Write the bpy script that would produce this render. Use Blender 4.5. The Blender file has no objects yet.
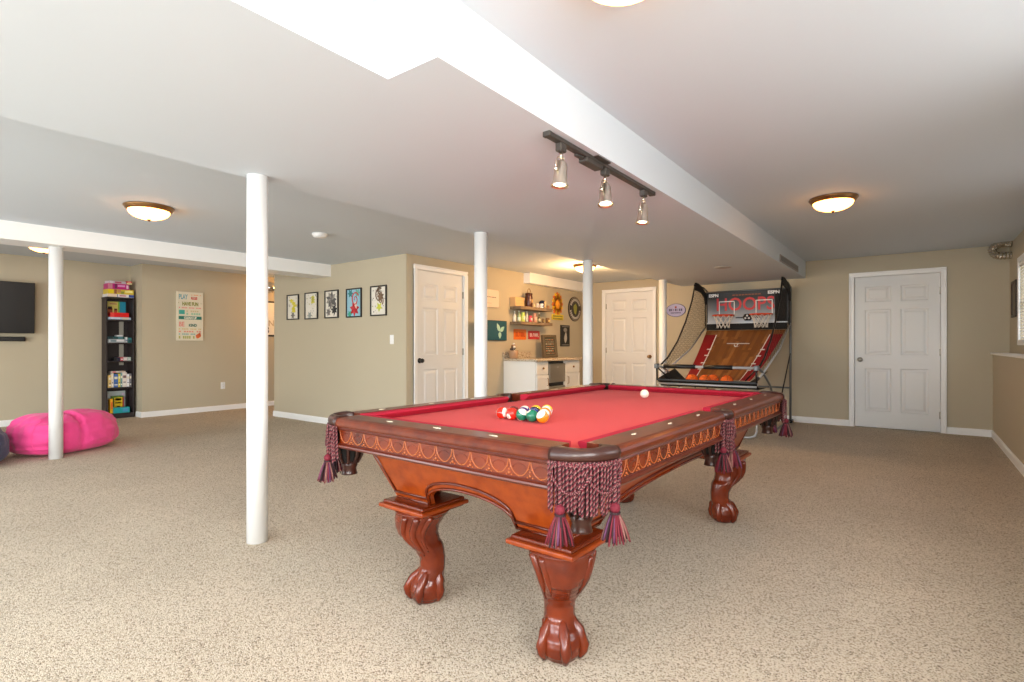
import bpy, bmesh, math, random
from mathutils import Vector, Matrix, noise as mnoise
PI = math.pi
R = math.radians
random.seed(7)
S = bpy.context.scene
COL = S.collection

# ------------------------------------------------------------------ camera (1024 x 682 frame)
F, YH, YAW, H = 537.0, 345.0, R(37.0), 1.113
cam = bpy.data.cameras.new('camera')
co = bpy.data.objects.new('camera', cam)
COL.objects.link(co)
co.location = (0, 0, H)
co.rotation_euler = (PI / 2, 0, YAW)
cam.sensor_width = 36.0
cam.lens = F / 1024 * 36.0
cam.shift_y = (YH - 341) / 1024
cam.clip_start = .02
S.camera = co
CA, SA = math.cos(YAW), math.sin(YAW)

# measured photo points -> places on the room's planes
def on_x(px, X, py=None):
    u = (px - 512) / F
    z = X / (u * CA - SA)
    Y = z * (u * SA + CA)
    return (Y, z) if py is None else (Y, H + (YH - py) * z / F)

def on_y(px, Y, py=None):
    u = (px - 512) / F
    z = Y / (u * SA + CA)
    X = z * (u * CA - SA)
    return (X, z) if py is None else (X, H + (YH - py) * z / F)

# ------------------------------------------------------------------ materials
def lin(c):
    c = c / 255.0
    return c / 12.92 if c <= .04045 else ((c + .055) / 1.055) ** 2.4

def rgb(c):
    return (lin(c[0]), lin(c[1]), lin(c[2]), 1)

def mat(name, c, rough=.5, metal=0, coat=0, bump=None, vary=None, spec=None, emit=None, stretch=None, sheen=0, trans=0):
    m = bpy.data.materials.new(name)
    m.use_nodes = True
    nt = m.node_tree
    b = nt.nodes['Principled BSDF']
    b.inputs['Base Color'].default_value = rgb(c)
    b.inputs['Roughness'].default_value = rough
    b.inputs['Metallic'].default_value = metal
    b.inputs['Coat Weight'].default_value = coat
    b.inputs['Coat Roughness'].default_value = .12
    if spec is not None:
        b.inputs['Specular IOR Level'].default_value = spec
    if sheen:
        b.inputs['Sheen Weight'].default_value = sheen
    if trans:
        b.inputs['Transmission Weight'].default_value = trans
    if emit:
        b.inputs['Emission Color'].default_value = rgb(emit[0])
        b.inputs['Emission Strength'].default_value = emit[1]
    src = None
    if bump or vary:
        tc = nt.nodes.new('ShaderNodeTexCoord')
        src = tc.outputs['Object']
        if stretch:
            mp = nt.nodes.new('ShaderNodeMapping')
            mp.inputs['Scale'].default_value = stretch
            nt.links.new(src, mp.inputs['Vector'])
            src = mp.outputs['Vector']
    if vary:
        c2, sc, lo, hi = vary
        n = nt.nodes.new('ShaderNodeTexNoise')
        n.inputs['Scale'].default_value = sc
        n.inputs['Detail'].default_value = 4
        nt.links.new(src, n.inputs['Vector'])
        r = nt.nodes.new('ShaderNodeValToRGB')
        r.color_ramp.elements[0].position = lo
        r.color_ramp.elements[1].position = hi
        r.color_ramp.elements[0].color = rgb(c)
        r.color_ramp.elements[1].color = rgb(c2)
        nt.links.new(n.outputs['Fac'], r.inputs['Fac'])
        nt.links.new(r.outputs['Color'], b.inputs['Base Color'])
    if bump:
        sc, st, dist = bump
        n = nt.nodes.new('ShaderNodeTexNoise')
        n.inputs['Scale'].default_value = sc
        n.inputs['Detail'].default_value = 3
        nt.links.new(src, n.inputs['Vector'])
        bp = nt.nodes.new('ShaderNodeBump')
        bp.inputs['Strength'].default_value = st
        bp.inputs['Distance'].default_value = dist
        nt.links.new(n.outputs['Fac'], bp.inputs['Height'])
        nt.links.new(bp.outputs['Normal'], b.inputs['Normal'])
    return m

def carpet_mat():
    m = bpy.data.materials.new('carpet')
    m.use_nodes = True
    nt = m.node_tree
    b = nt.nodes['Principled BSDF']
    b.inputs['Roughness'].default_value = .95
    b.inputs['Specular IOR Level'].default_value = .1
    tc = nt.nodes.new('ShaderNodeTexCoord')
    v = nt.nodes.new('ShaderNodeTexVoronoi')          # loops of the pile
    v.inputs['Scale'].default_value = 225
    nt.links.new(tc.outputs['Object'], v.inputs['Vector'])
    sep = nt.nodes.new('ShaderNodeSeparateColor')
    nt.links.new(v.outputs['Color'], sep.inputs['Color'])
    r = nt.nodes.new('ShaderNodeValToRGB')
    e = r.color_ramp.elements
    e[0].position = 0; e[0].color = rgb((112, 96, 80))
    e[1].position = 1; e[1].color = rgb((230, 217, 197))
    x = e.new(.16); x.color = rgb((178, 160, 138))
    x = e.new(.4); x.color = rgb((214, 199, 177))
    nt.links.new(sep.outputs['Red'], r.inputs['Fac'])
    n2 = nt.nodes.new('ShaderNodeTexNoise')           # slow blotches of wear
    n2.inputs['Scale'].default_value = 1.3
    nt.links.new(tc.outputs['Object'], n2.inputs['Vector'])
    mx = nt.nodes.new('ShaderNodeMix'); mx.data_type = 'RGBA'; mx.blend_type = 'MULTIPLY'
    mx.inputs[0].default_value = .25
    nt.links.new(r.outputs['Color'], mx.inputs[6])
    nt.links.new(n2.outputs['Fac'], mx.inputs[7])
    nt.links.new(mx.outputs[2], b.inputs['Base Color'])
    bp = nt.nodes.new('ShaderNodeBump')
    bp.inputs['Strength'].default_value = .55
    bp.inputs['Distance'].default_value = .006
    bp.invert = True
    nt.links.new(v.outputs['Distance'], bp.inputs['Height'])
    nt.links.new(bp.outputs['Normal'], b.inputs['Normal'])
    return m

M = {}
M['carpet'] = carpet_mat()
M['wall'] = mat('wall_paint', (188, 177, 153), .75, bump=(60, .05, .002))
M['ceiling'] = mat('ceiling_paint', (207, 215, 222), .8, bump=(40, .06, .003))
M['soffit'] = mat('soffit_paint', (209, 217, 224), .8)
M['white'] = mat('white_paint', (238, 238, 236), .4)
M['trim'] = mat('trim_paint', (242, 242, 240), .4)
M['door'] = mat('door_paint', (228, 228, 226), .45)
M['wood'] = mat('cherry_wood', (152, 64, 16), .32, coat=.12, spec=.35, vary=((124, 44, 9), 5, .35, .75), stretch=(5, 1.2, 5))
M['wood2'] = mat('cherry_carved', (118, 42, 10), .26, coat=.25, spec=.45, vary=((76, 20, 6), 9, .3, .75))
M['carve_lit'] = mat('carved_highlight', (172, 92, 42), .35, coat=.2)  # bright highlights on the carving, painted as a lighter wood colour
M['mahog'] = mat('mahogany_rail', (108, 46, 22), .3, coat=.1, spec=.35, vary=((80, 28, 14), 6, .3, .7), stretch=(4, 1, 4))
M['darkwood'] = mat('dark_moulding', (88, 30, 14), .3, coat=.2)
M['cloth'] = mat('table_cloth', (206, 60, 60), .9, bump=(900, .15, .0005), spec=.15, sheen=.05)
M['cushion'] = mat('cushion_cloth', (172, 34, 56), .85, spec=.2)  # cloth red darkened: shade of the far cushions is mixed into the colour
M['leather'] = mat('pocket_leather', (56, 27, 20), .34, coat=.1, bump=(120, .12, .001))
M['hole'] = mat('pocket_inside', (16, 12, 10), .8)
M['sight'] = mat('pearl_sight', (226, 214, 190), .3)
M['cord_r'] = mat('cord_maroon', (104, 14, 34), .8)
M['cord_c'] = mat('cord_cream', (134, 90, 88), .8)
M['cord_d'] = mat('cord_dark', (42, 14, 20), .8)
M['black'] = mat('black_plastic', (20, 20, 21), .4)
M['blackmatte'] = mat('black_matte', (16, 16, 16), .8)
M['screen'] = mat('tv_screen', (26, 26, 27), .28)
M['bronze'] = mat('bronze', (150, 112, 72), .3, metal=.9)
M['brass'] = mat('aged_brass', (176, 138, 84), .25, metal=1)
M['chrome'] = mat('chrome', (226, 224, 220), .12, metal=1)
M['nickel'] = mat('nickel', (236, 228, 212), .28, metal=1)
M['steel'] = mat('stainless', (168, 164, 156), .3, metal=.9)
M['grey'] = mat('grey_metal', (120, 124, 126), .4, metal=.5)
M['silver'] = mat('silver_paint', (196, 198, 200), .35, metal=.4)
M['track'] = mat('track_bronze', (62, 58, 54), .45)
M['bowl'] = mat('lit_glass_bowl', (255, 246, 232), .4, emit=((255, 164, 78), 11.0))
M['bulb'] = mat('lit_bulb', (255, 244, 226), .4, emit=((255, 210, 150), 22.0))
M['pink'] = mat('pink_fabric', (247, 72, 146), .75, bump=(7, .7, .03), sheen=.2)
M['navy'] = mat('navy_fabric', (44, 50, 80), .8, bump=(14, .35, .02), sheen=.2)
M['espresso'] = mat('espresso_wood', (44, 34, 34), .5)
M['putty'] = mat('putty_strip', (176, 172, 160), .6)
M['granite'] = mat('granite', (206, 194, 172), .25, vary=((134, 112, 92), 75, .42, .66))
M['cab'] = mat('cabinet_white', (232, 231, 226), .45)
M['shelf'] = mat('grey_wood', (142, 122, 98), .6, vary=((112, 92, 70), 8, .3, .7), stretch=(1, 8, 8))
M['net'] = mat('black_net', (34, 30, 26), .8)
M['netw'] = mat('white_net', (232, 228, 218), .8)
M['red'] = mat('red_mat', (150, 16, 22), .6)
M['orange'] = mat('orange_rim', (224, 74, 26), .45)
M['bball'] = mat('basketball_orange', (240, 104, 22), .6, bump=(180, .3, .002))
M['foil'] = mat('foil_duct', (206, 200, 188), .22, metal=1, bump=(90, .4, .006))
M['glass'] = mat('bottle_glass', (220, 226, 220), .08, trans=.85)
M['paper'] = mat('art_paper', (226, 220, 206), .7)
M['blind'] = mat('blind_white', (236, 236, 232), .5)
_pc = {}
def paint(c, rough=.5):
    k = (c, rough)
    if k not in _pc:
        _pc[k] = mat('paint_%02x%02x%02x' % c, c, rough)
    return _pc[k]

# ------------------------------------------------------------------ mesh builder
class MB:
    def __init__(s):
        s.v = []; s.f = []; s.mi = []; s.sm = []; s.mats = []
    def mid(s, m):
        if m not in s.mats: s.mats.append(m)
        return s.mats.index(m)
    def add(s, vs, fs, m, smooth=False, X=None):
        o = len(s.v); k = s.mid(m)
        if X is not None: vs = [X @ Vector(p) for p in vs]
        s.v += [tuple(p) for p in vs]
        for f in fs:
            s.f.append([i + o for i in f]); s.mi.append(k); s.sm.append(smooth)
        return s
    def box(s, x0, x1, y0, y1, z0, z1, m, bev=0, X=None, seg=1):
        x0, x1 = min(x0, x1), max(x0, x1); y0, y1 = min(y0, y1), max(y0, y1); z0, z1 = min(z0, z1), max(z0, z1)
        if bev:
            b = bmesh.new(); bmesh.ops.create_cube(b, size=1)
            for v in b.verts:
                v.co = Vector(((x0 + x1) / 2 + v.co.x * (x1 - x0), (y0 + y1) / 2 + v.co.y * (y1 - y0), (z0 + z1) / 2 + v.co.z * (z1 - z0)))
            bev = min(bev, .49 * min(x1 - x0, y1 - y0, z1 - z0))
            bmesh.ops.bevel(b, geom=b.edges[:], offset=bev, segments=seg, affect='EDGES', profile=.5)
            b.verts.index_update()
            s.add([v.co.copy() for v in b.verts], [[v.index for v in f.verts] for f in b.faces], m, False, X); b.free()
            return s
        vs = [(x0, y0, z0), (x1, y0, z0), (x1, y1, z0), (x0, y1, z0), (x0, y0, z1), (x1, y0, z1), (x1, y1, z1), (x0, y1, z1)]
        return s.add(vs, [(0, 3, 2, 1), (4, 5, 6, 7), (0, 1, 5, 4), (1, 2, 6, 5), (2, 3, 7, 6), (3, 0, 4, 7)], m, False, X)
    def grid(s, rows, m, smooth=True, closed_u=False, closed_v=False, caps=False, X=None):
        nv, nu = len(rows), len(rows[0]); vs = [p for r in rows for p in r]; fs = []
        for j in range(nv if closed_v else nv - 1):
            for i in range(nu if closed_u else nu - 1):
                a = j * nu + i; b = j * nu + (i + 1) % nu; c = ((j + 1) % nv) * nu + (i + 1) % nu; d = ((j + 1) % nv) * nu + i
                fs.append((a, b, c, d))
        if caps:
            fs.append(tuple(reversed(range(nu)))); fs.append(tuple((nv - 1) * nu + i for i in range(nu)))
        return s.add(vs, fs, m, smooth, X)
    def tube(s, pts, r, m, n=8, closed=False, X=None, smooth=True):
        pts = [Vector(p) for p in pts]; k = len(pts); rows = []
        up = None
        for i, p in enumerate(pts):
            a = pts[i - 1] if (i > 0 or closed) else p; b = pts[(i + 1) % k] if (i < k - 1 or closed) else p
            t = (b - a).normalized()
            if up is None:
                up = Vector((0, 0, 1)) if abs(t.z) < .9 else Vector((1, 0, 0))
            u = (up - t * up.dot(t))
            u = u.normalized() if u.length > 1e-6 else t.orthogonal().normalized()
            up = u; w = t.cross(u); rr = r[i] if isinstance(r, (list, tuple)) else r
            rows.append([p + (u * math.cos(q) + w * math.sin(q)) * rr for q in [2 * PI * j / n for j in range(n)]])
        return s.grid(rows, m, smooth, closed_u=True, closed_v=closed, caps=not closed, X=X)
    def cyl(s, p0, p1, r0, m, r1=None, n=20, X=None):
        return s.tube([p0, p1], [r0, r0 if r1 is None else r1], m, n, X=X)
    def lathe(s, prof, m, n=24, c=(0, 0, 0), X=None, smooth=True, caps=True):
        rows = [[(c[0] + r * math.cos(2 * PI * j / n), c[1] + r * math.sin(2 * PI * j / n), c[2] + z) for j in range(n)] for r, z in prof]
        return s.grid(rows, m, smooth, closed_u=True, caps=caps, X=X)
    def sphere(s, c, r, m, nu=16, nv=10, sc=(1, 1, 1), X=None):
        rows = []
        for j in range(nv + 1):
            t = -PI / 2 + PI * j / nv; t = max(-PI / 2 + .02, min(PI / 2 - .02, t))
            rows.append([(c[0] + r * sc[0] * math.cos(t) * math.cos(2 * PI * i / nu), c[1] + r * sc[1] * math.cos(t) * math.sin(2 * PI * i / nu), c[2] + r * sc[2] * math.sin(t)) for i in range(nu)])
        return s.grid(rows, m, True, closed_u=True, caps=True, X=X)
    def prism(s, poly, z0, z1, m, X=None):
        n = len(poly); vs = [(x, y, z0) for x, y in poly] + [(x, y, z1) for x, y in poly]
        fs = [tuple(reversed(range(n))), tuple(range(n, 2 * n))] + [(i, (i + 1) % n, n + (i + 1) % n, n + i) for i in range(n)]
        return s.add(vs, fs, m, False, X)
    def plate(s, poly, y0, y1, m, X=None):            # outline in x-z, thickness along y (y0 = viewer side)
        n = len(poly); vs = [(x, y0, z) for x, z in poly] + [(x, y1, z) for x, z in poly]
        fs = [tuple(range(n)), tuple(reversed(range(n, 2 * n)))] + [((i + 1) % n, i, n + i, n + (i + 1) % n) for i in range(n)]
        return s.add(vs, fs, m, False, X)
    def text(s, body, size, x, z, y, m, align='LEFT', depth=.001, bold=0, sx=1):
        vs, fs = text_mesh(body, size, align, bold)
        o = [(x + a * sx, y, z + b) for a, b in vs]
        return s.add(o, fs, m)
    def build(s, name, parent=None, mods=None):
        me = bpy.data.meshes.new(name); me.from_pydata(s.v, [], s.f)
        for m in s.mats: me.materials.append(m)
        me.polygons.foreach_set('material_index', s.mi); me.polygons.foreach_set('use_smooth', s.sm)
        bm = bmesh.new(); bm.from_mesh(me); bmesh.ops.recalc_face_normals(bm, faces=bm.faces[:]) if not mods else None
        bm.to_mesh(me); bm.free(); me.update()
        o = bpy.data.objects.new(name, me); COL.objects.link(o)
        if parent is not None: o.parent = parent
        return o

_tc = {}
def text_mesh(body, size, align, bold):
    k = (body, size, align, bold)
    if k in _tc: return _tc[k]
    cu = bpy.data.curves.new('lettering', 'FONT'); cu.body = body; cu.size = size; cu.align_x = align; cu.offset = bold; cu.resolution_u = 3
    o = bpy.data.objects.new('lettering', cu); COL.objects.link(o)
    dg = bpy.context.evaluated_depsgraph_get(); dg.update()
    me = bpy.data.meshes.new_from_object(o.evaluated_get(dg))
    vs = [(v.co.x, v.co.y) for v in me.vertices]; fs = [tuple(p.vertices) for p in me.polygons]
    bpy.data.objects.remove(o); bpy.data.curves.remove(cu); bpy.data.meshes.remove(me)
    _tc[k] = (vs, fs)
    return _tc[k]

def thing(name, label, cat, loc=(0, 0, 0), rz=0, group=None, kind=None):
    o = bpy.data.objects.new(name, None); COL.objects.link(o)
    o.location = loc; o.rotation_euler = (0, 0, rz); o.empty_display_size = .1
    return tag(o, label, cat, group, kind)

def tag(o, label, cat, group=None, kind=None):
    o['label'] = label; o['category'] = cat
    if group: o['group'] = group
    if kind: o['kind'] = kind
    return o

def struct(o, label=None, cat=None):
    o['kind'] = 'structure'
    if label: o['label'] = label
    if cat: o['category'] = cat
    return o

def place(o, loc, rz=0):
    o.location = loc; o.rotation_euler = (0, 0, rz); return o

FACE_S, FACE_E, FACE_W = 0, PI / 2, -PI / 2          # facing -Y (towards the viewer), +X, -X
P_FRONT = [118, 112, 70]
P_RIGHT = [3, 16, 60, 150]
EXPO = 0.2
# ------------------------------------------------------------------ the setting
YB = 8.68            # back wall
XD, XB = -5.0, -4.9  # closet-door wall, bar wall
XR, XRU = .735, .885  # right wall: lower part, upper part above the ledge
YP = 4.48            # wall with the five pictures
XT, XPO, YRT = -9.95, -9.48, 3.16   # television wall, poster wall, short return between
YF = -3.3            # wall behind the viewer
CR, CL, CF, SO = 2.31, 2.235, 2.36, 2.07   # ceilings: right, middle, beyond the beam; soffit underside
SX0, SX1, SXN, SYJ = -3.06, -1.27, -1.52, 1.275
HALL = 7.2

def wall(name, x0, x1, z0, z1, t, loc, rz, holes=(), label=None):
    xs = sorted({x0, x1, *[h[0] for h in holes], *[h[1] for h in holes]})
    zs = sorted({z0, z1, *[h[2] for h in holes], *[h[3] for h in holes]})
    b = MB()
    for i in range(len(xs) - 1):
        for j in range(len(zs) - 1):
            cx, cz = (xs[i] + xs[i + 1]) / 2, (zs[j] + zs[j + 1]) / 2
            if any(h[0] < cx < h[1] and h[2] < cz < h[3] for h in holes): continue
            b.box(xs[i], xs[i + 1], 0, t, zs[j], zs[j + 1], M['wall'])
    return struct(place(b.build(name), loc, rz), label or 'plain tan painted wall', 'wall')

b = MB(); b.add([(-11.5, -4, 0), (1.5, -4, 0), (1.5, 10, 0), (-11.5, 10, 0), (-11.5, -4, -.1), (1.5, -4, -.1), (1.5, 10, -.1), (-11.5, 10, -.1)],
                [(0, 1, 2, 3), (7, 6, 5, 4), (0, 4, 5, 1), (1, 5, 6, 2), (2, 6, 7, 3), (3, 7, 4, 0)], M['carpet'])
struct(b.build('floor'), 'beige flecked loop carpet over the whole floor', 'floor')

# doors: (name, centre along wall, slab width)
DW = .914
d_right = (on_y(854.4, YB)[0] + on_y(940.5, YB)[0]) / 2
dc2 = (on_y(602.3, YB)[0] + on_y(656.7, YB)[0]) / 2
dc1 = (on_x(412.9, XD)[0] + on_x(467, XD)[0]) / 2
DH = 2.045
wall('wall_back', XB, XRU + .2, 0, 2.5, .12, (0, YB, 0), FACE_S,
     [(d_right - DW / 2 - .02, d_right + DW / 2 + .02, 0, DH), (dc2 - .44 - .02, dc2 + .44 + .02, 0, DH)], 'tan back wall with two white doors')
YJ = 5.86   # small jog behind the second post
wall('wall_door', YP + .004, YJ + .05, 0, 2.5, .12, (XD, 0, 0), FACE_E, [(dc1 - .435 - .02, dc1 + .435 + .02, 0, DH + .03)], 'tan wall with the closet door')
wall('wall_bar', YJ, YB + .12, 0, 2.5, .14, (XB, 0, 0), FACE_E, label='tan wall behind the bar shelves')
wall('wall_picture', -8.045, XD - .004, 0, 2.6, .12, (0, YP, 0), FACE_S, label='tan wall carrying five small pictures')
wall('wall_picture_end', YP, HALL, 0, 2.6, .12, (-8.045, 0, 0), FACE_W, label='tan hallway wall behind the picture wall')
wall('wall_hall', XPO - .2, -8.0, 0, 2.6, .12, (0, HALL, 0), FACE_S, label='tan wall at the end of the hallway')
wall('wall_poster', YRT, HALL + .1, 0, 2.6, .12, (XPO, 0, 0), FACE_E, label='tan wall with the playroom poster')
wall('wall_return', XT - .1, XPO - .12, 0, 2.6, .12, (0, YRT, 0), FACE_S, label='short tan wall beside the game shelf')
wall('wall_television', YF, YRT + .1, 0, 2.6, .12, (XT, 0, 0), FACE_E, label='tan wall with the television')
# right wall: lower part with ledge, upper part set back with windows
WY1 = on_x(1020.5, XRU)[0]
wins_r = [(-WY1, -WY1 + 1.2), (-5.4, -4.2), (-3.0, -1.8), (-.9, .3), (1.2, 2.4)]
WZ0, WZ1 = 1.17, 1.99
wall('wall_right_upper', -YB - .1, -YF + .1, 1.0, 2.5, .14, (XRU, 0, 0), FACE_W, [(a, c, WZ0, WZ1) for a, c in wins_r], 'upper right wall with windows')
b = MB(); b.box(XR, XRU + .14, YF - .1, YB + .1, 0, 1.0, M['wall']); struct(b.build('wall_right'), 'low tan wall under the ledge on the right', 'wall')
b = MB(); b.box(XR - .025, XRU, YF, YB, .998, 1.022, M['trim'], .006); struct(b.build('trim_ledge'), 'white ledge board along the right wall', 'trim')
# wall behind the viewer with a wide glazed opening
GL = [(-7.6, -5.2, .1, 2.05), (-4.2, -1.8, .1, 2.05), (-1.2, .5, .9, 2.05)]
wall('wall_front', -XRU - .2, -XT + .2, 0, 2.6, .12, (0, YF, 0), PI, [(-c, -a, z0, z1) for a, c, z0, z1 in GL], 'tan wall behind the viewer with garden windows')
# ceilings and soffits
def slab(name, x0, x1, y0, y1, z0, z1, m, label):
    b = MB(); b.box(x0, x1, y0, y1, z0, z1, M[m]); return struct(b.build(name), label, 'ceiling')
slab('ceiling', SXN - .1, 1.2, -4, YB + .2, CR, 2.6, 'ceiling', 'high plain ceiling on the right')
slab('ceiling', -6.74, SX0 + .1, -4, YB + .2, CL, 2.6, 'ceiling', 'plain ceiling between beam and soffit')
slab('ceiling', -11.5, -6.74, -4, YB + .2, CF, 2.7, 'ceiling', 'plain ceiling beyond the beam')
b = MB(); b.prism([(SX0, -4), (SXN, -4), (SXN, SYJ), (SX1, SYJ), (SX1, YB), (SX0, YB)], SO, 2.5, M['soffit'])
struct(b.build('ceiling_soffit'), 'wide dropped soffit over the pool table', 'ceiling')
XBM0, XBM1 = -6.93, -6.55
b = MB(); b.box(XBM0, XBM1, -4, YP, SO, 2.5, M['white']); struct(b.build('trim_beam'), 'long white boxed beam on the left', 'beam')
yb0 = on_x(523.6, XB)[0]
b = MB(); b.box(XB, XB + .12, yb0, YB, 2.075, 2.5, M['white']); struct(b.build('trim_bulkhead'), 'short white boxed pipe above the bar shelves', 'beam')

# baseboards
def base(name, x0, x1, loc, rz, h=.085):
    b = MB(); prof = [(0, 0), (-.014, 0), (-.014, h - .02), (-.008, h - .006), (-.004, h), (0, h)]
    b.grid([[(x, y, z) for y, z in prof] for x in (x0, x1)], M['trim'], False, closed_u=True, caps=True)
    return struct(place(b.build(name), loc, rz), 'white baseboard', 'baseboard')
CW = .065
base('baseboard_back', XB, dc2 - .44 - CW, (0, YB, 0), 0)
base('baseboard_back', dc2 + .44 + CW, d_right - DW / 2 - CW, (0, YB, 0), 0)
base('baseboard_back', d_right + DW / 2 + CW, XR, (0, YB, 0), 0)
base('baseboard_right', -YB, -YF, (XR, 0, 0), FACE_W)
base('baseboard_picture', -8.059, XD + .014, (0, YP, 0), 0)
base('baseboard_hall', -HALL, -YP, (-8.09, 0, 0), FACE_W) if False else None
base('baseboard_door', YP, dc1 - .435 - CW, (XD, 0, 0), FACE_E)
base('baseboard_door', dc1 + .435 + CW, YJ, (XD, 0, 0), FACE_E)
base('baseboard_poster', YRT - .014, HALL, (XPO, 0, 0), FACE_E)
base('baseboard_return', -9.70 + .0, XPO + .0, (0, YRT, 0), 0)
base('baseboard_television', YF, 2.77, (XT, 0, 0), FACE_E)

# doors
def door(i, w, h, loc, rz, label, knob_side, knob_mat, hinge_side):
    d = thing('door_%d' % i, label, 'door', loc, rz, kind='structure')
    b = MB(); y0, y1 = .018, .052
    st, mid = .115, .10                                # stiles and centre mullion
    pw = (w - 2 * st - mid) / 2
    cols = [(-w / 2 + st, -w / 2 + st + pw), (w / 2 - st - pw, w / 2 - st)]
    rows = [(.22, .80), (.98, 1.59), (1.69, 1.90)]
    xs = sorted({-w / 2, w / 2, *[v for c in cols for v in c]}); zs = sorted({.012, h, *[v for r in rows for v in r]})
    for ix in range(len(xs) - 1):
        for iz in range(len(zs) - 1):
            a, c, e, f = xs[ix], xs[ix + 1], zs[iz], zs[iz + 1]
            if (a, c) in cols and (e, f) in rows:
                st_ = [(0, 0), (.012, .011), (.030, .011), (.052, .002)]
                loops = [[(a + k, y0 + q, e + k), (c - k, y0 + q, e + k), (c - k, y0 + q, f - k), (a + k, y0 + q, f - k)] for k, q in st_]
                b.grid(loops, M['door'], False, closed_u=True)
                b.add(loops[-1], [(0, 1, 2, 3)], M['door'])
            else:
                b.add([(a, y0, e), (c, y0, e), (c, y0, f), (a, y0, f)], [(0, 1, 2, 3)], M['door'])
    b.box(-w / 2, w / 2, y0 + .012, y1, .012, h, M['door'])
    for q in (-w / 2, w / 2):
        b.add([(q, y0, .012), (q, y0 + .012, .012), (q, y0 + .012, h), (q, y0, h)], [(0, 1, 2, 3)], M['door'])
    b.build('slab', d)
    f = MB()
    for sx in (-1, 1):
        xi, xo = sx * (w / 2 + .004), sx * (w / 2 + CW)
        f.box(xi, xo, -.018, 0, 0, h + .012, M['trim'], .004); f.box(xo - sx * .02, xo, -.026, 0, 0, h + .012, M['trim'], .004)
        f.box(xi, sx * (w / 2 + .0195), 0, .115, 0, h + .002, M['trim'])
    f.box(-w / 2 - .0195, w / 2 + .0195, .062, .115, 0, h + .0145, M['trim'])  # unseen backing, added to block sky light leaking round the slab
    f.box(-w / 2 - .0195, w / 2 + .0195, .0, .062, h + .003, h + .0145, M['trim'])
    f.box(-w / 2 - CW, w / 2 + CW, -.018, 0, h + .006, h + CW, M['trim'], .004); f.box(-w / 2 - CW, w / 2 + CW, -.026, 0, h + CW - .02, h + CW, M['trim'], .004)
    f.build('casing', d)
    k = MB(); kx = knob_side * (w / 2 - .06); kz = .915
    k.lathe([(.033, 0), (.033, .006), (.014, .010), (.011, .03), (.022, .038), (.029, .05), (.026, .062), (.012, .068)], M[knob_mat], 20,
            X=Matrix.Translation((kx, y0, kz)) @ Matrix.Rotation(PI / 2, 4, 'X'))
    k.build('knob', d)
    for hz in (.22, 1.02, 1.80):
        g = MB(); gx = hinge_side * (w / 2 + .002)
        g.cyl((gx, y0 - .006, hz - .045), (gx, y0 - .006, hz + .045), .007, M['steel'], n=10); g.box(gx - .012, gx + .012, y0 - .004, y0 + .001, hz - .045, hz + .045, M['steel'])
        g.build('hinge', d)
    return d
door(1, .87, 2.06, (XD, dc1, 0), FACE_E, 'white six-panel closet door with black knob on the side wall', -1, 'black', 1)
door(2, .88, 2.03, (dc2, YB, 0), FACE_S, 'white six-panel door on the back wall beside the arcade basketball game', 1, 'bronze', -1)
door(3, DW, 2.03, (d_right, YB, 0), FACE_S, 'white six-panel door at the right end of the back wall', -1, 'steel', 1)

# windows of the right wall: frame, glass, blind slats
def win_right(i, a, c, blind):
    wd = thing('window_%d' % i, 'white framed window with horizontal blinds over the ledge' if blind else 'white framed window over the ledge', 'window', (XRU, -(a + c) / 2, 0), FACE_W, kind='structure')
    w2 = (c - a) / 2; f = MB()
    for sx in (-1, 1): f.box(sx * w2, sx * (w2 + .06), -.02, 0, WZ0 - .06, WZ1 + .06, M['trim'], .004)
    for z0, z1 in ((WZ0 - .06, WZ0), (WZ1, WZ1 + .06)): f.box(-w2, w2, -.02, 0, z0, z1, M['trim'], .004)
    f.box(-w2, w2, .06, .09, (WZ0 + WZ1) / 2 - .015, (WZ0 + WZ1) / 2 + .015, M['trim'])
    f.build('window_frame', wd)
    if blind:
        s = MB()
        z = WZ0 + .02
        while z < WZ1 - .03:
            s.box(-w2 + .004, w2 - .004, -.010, .030, -.0012, .0012, M['blind'], X=Matrix.Translation((0, 0, z)) @ Matrix.Rotation(R(32), 4, 'X')); z += .034
        s.box(-w2 + .002, w2 - .002, -.012, .03, WZ1 - .035, WZ1, M['blind'], .003)
        s.build('blind', wd)
    return wd
for i, (a, c) in enumerate(wins_r[:1]): win_right(i + 1, a, c, True)
for i, (a, c) in enumerate(wins_r[1:]): win_right(i + 2, a, c, False)
for i, (a, c, z0, z1) in enumerate(GL):
    wd = thing('window_%d' % (i + 7), 'white framed glazed opening behind the viewer', 'window', ((a + c) / 2, YF, 0), PI, kind='structure')
    w2 = (c - a) / 2; f = MB()
    for x in (-w2 + .03, 0, w2 - .03): f.box(x - .03, x + .03, .01, .07, z0, z1, M['trim'])
    for z in (z0 + .03, z1 - .03): f.box(-w2, w2, .01, .07, z - .03, z + .03, M['trim'])
    f.build('window_frame', wd)

# round white posts
for px, X, Y, top, lab in ((257, -2.99, 1.565, SO, 'nearest round white post, left of the pool table'), (480, -2.98, 3.51, SO, 'round white post in front of the closet door wall'),
                      (587, -2.99, 5.40, SO, 'round white post in front of the bar'), (662, -2.985, 7.65, SO, 'round white post beside the back wall door'),
                      (56, -6.745, 1.515, SO, 'round white post standing in front of the pink bean bag')):
    b = MB(); b.lathe([(.056, 0), (.056, top)], M['white'], 32); o = b.build('column')
    place(o, (X, Y, 0)); struct(o, lab, 'post')
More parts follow.
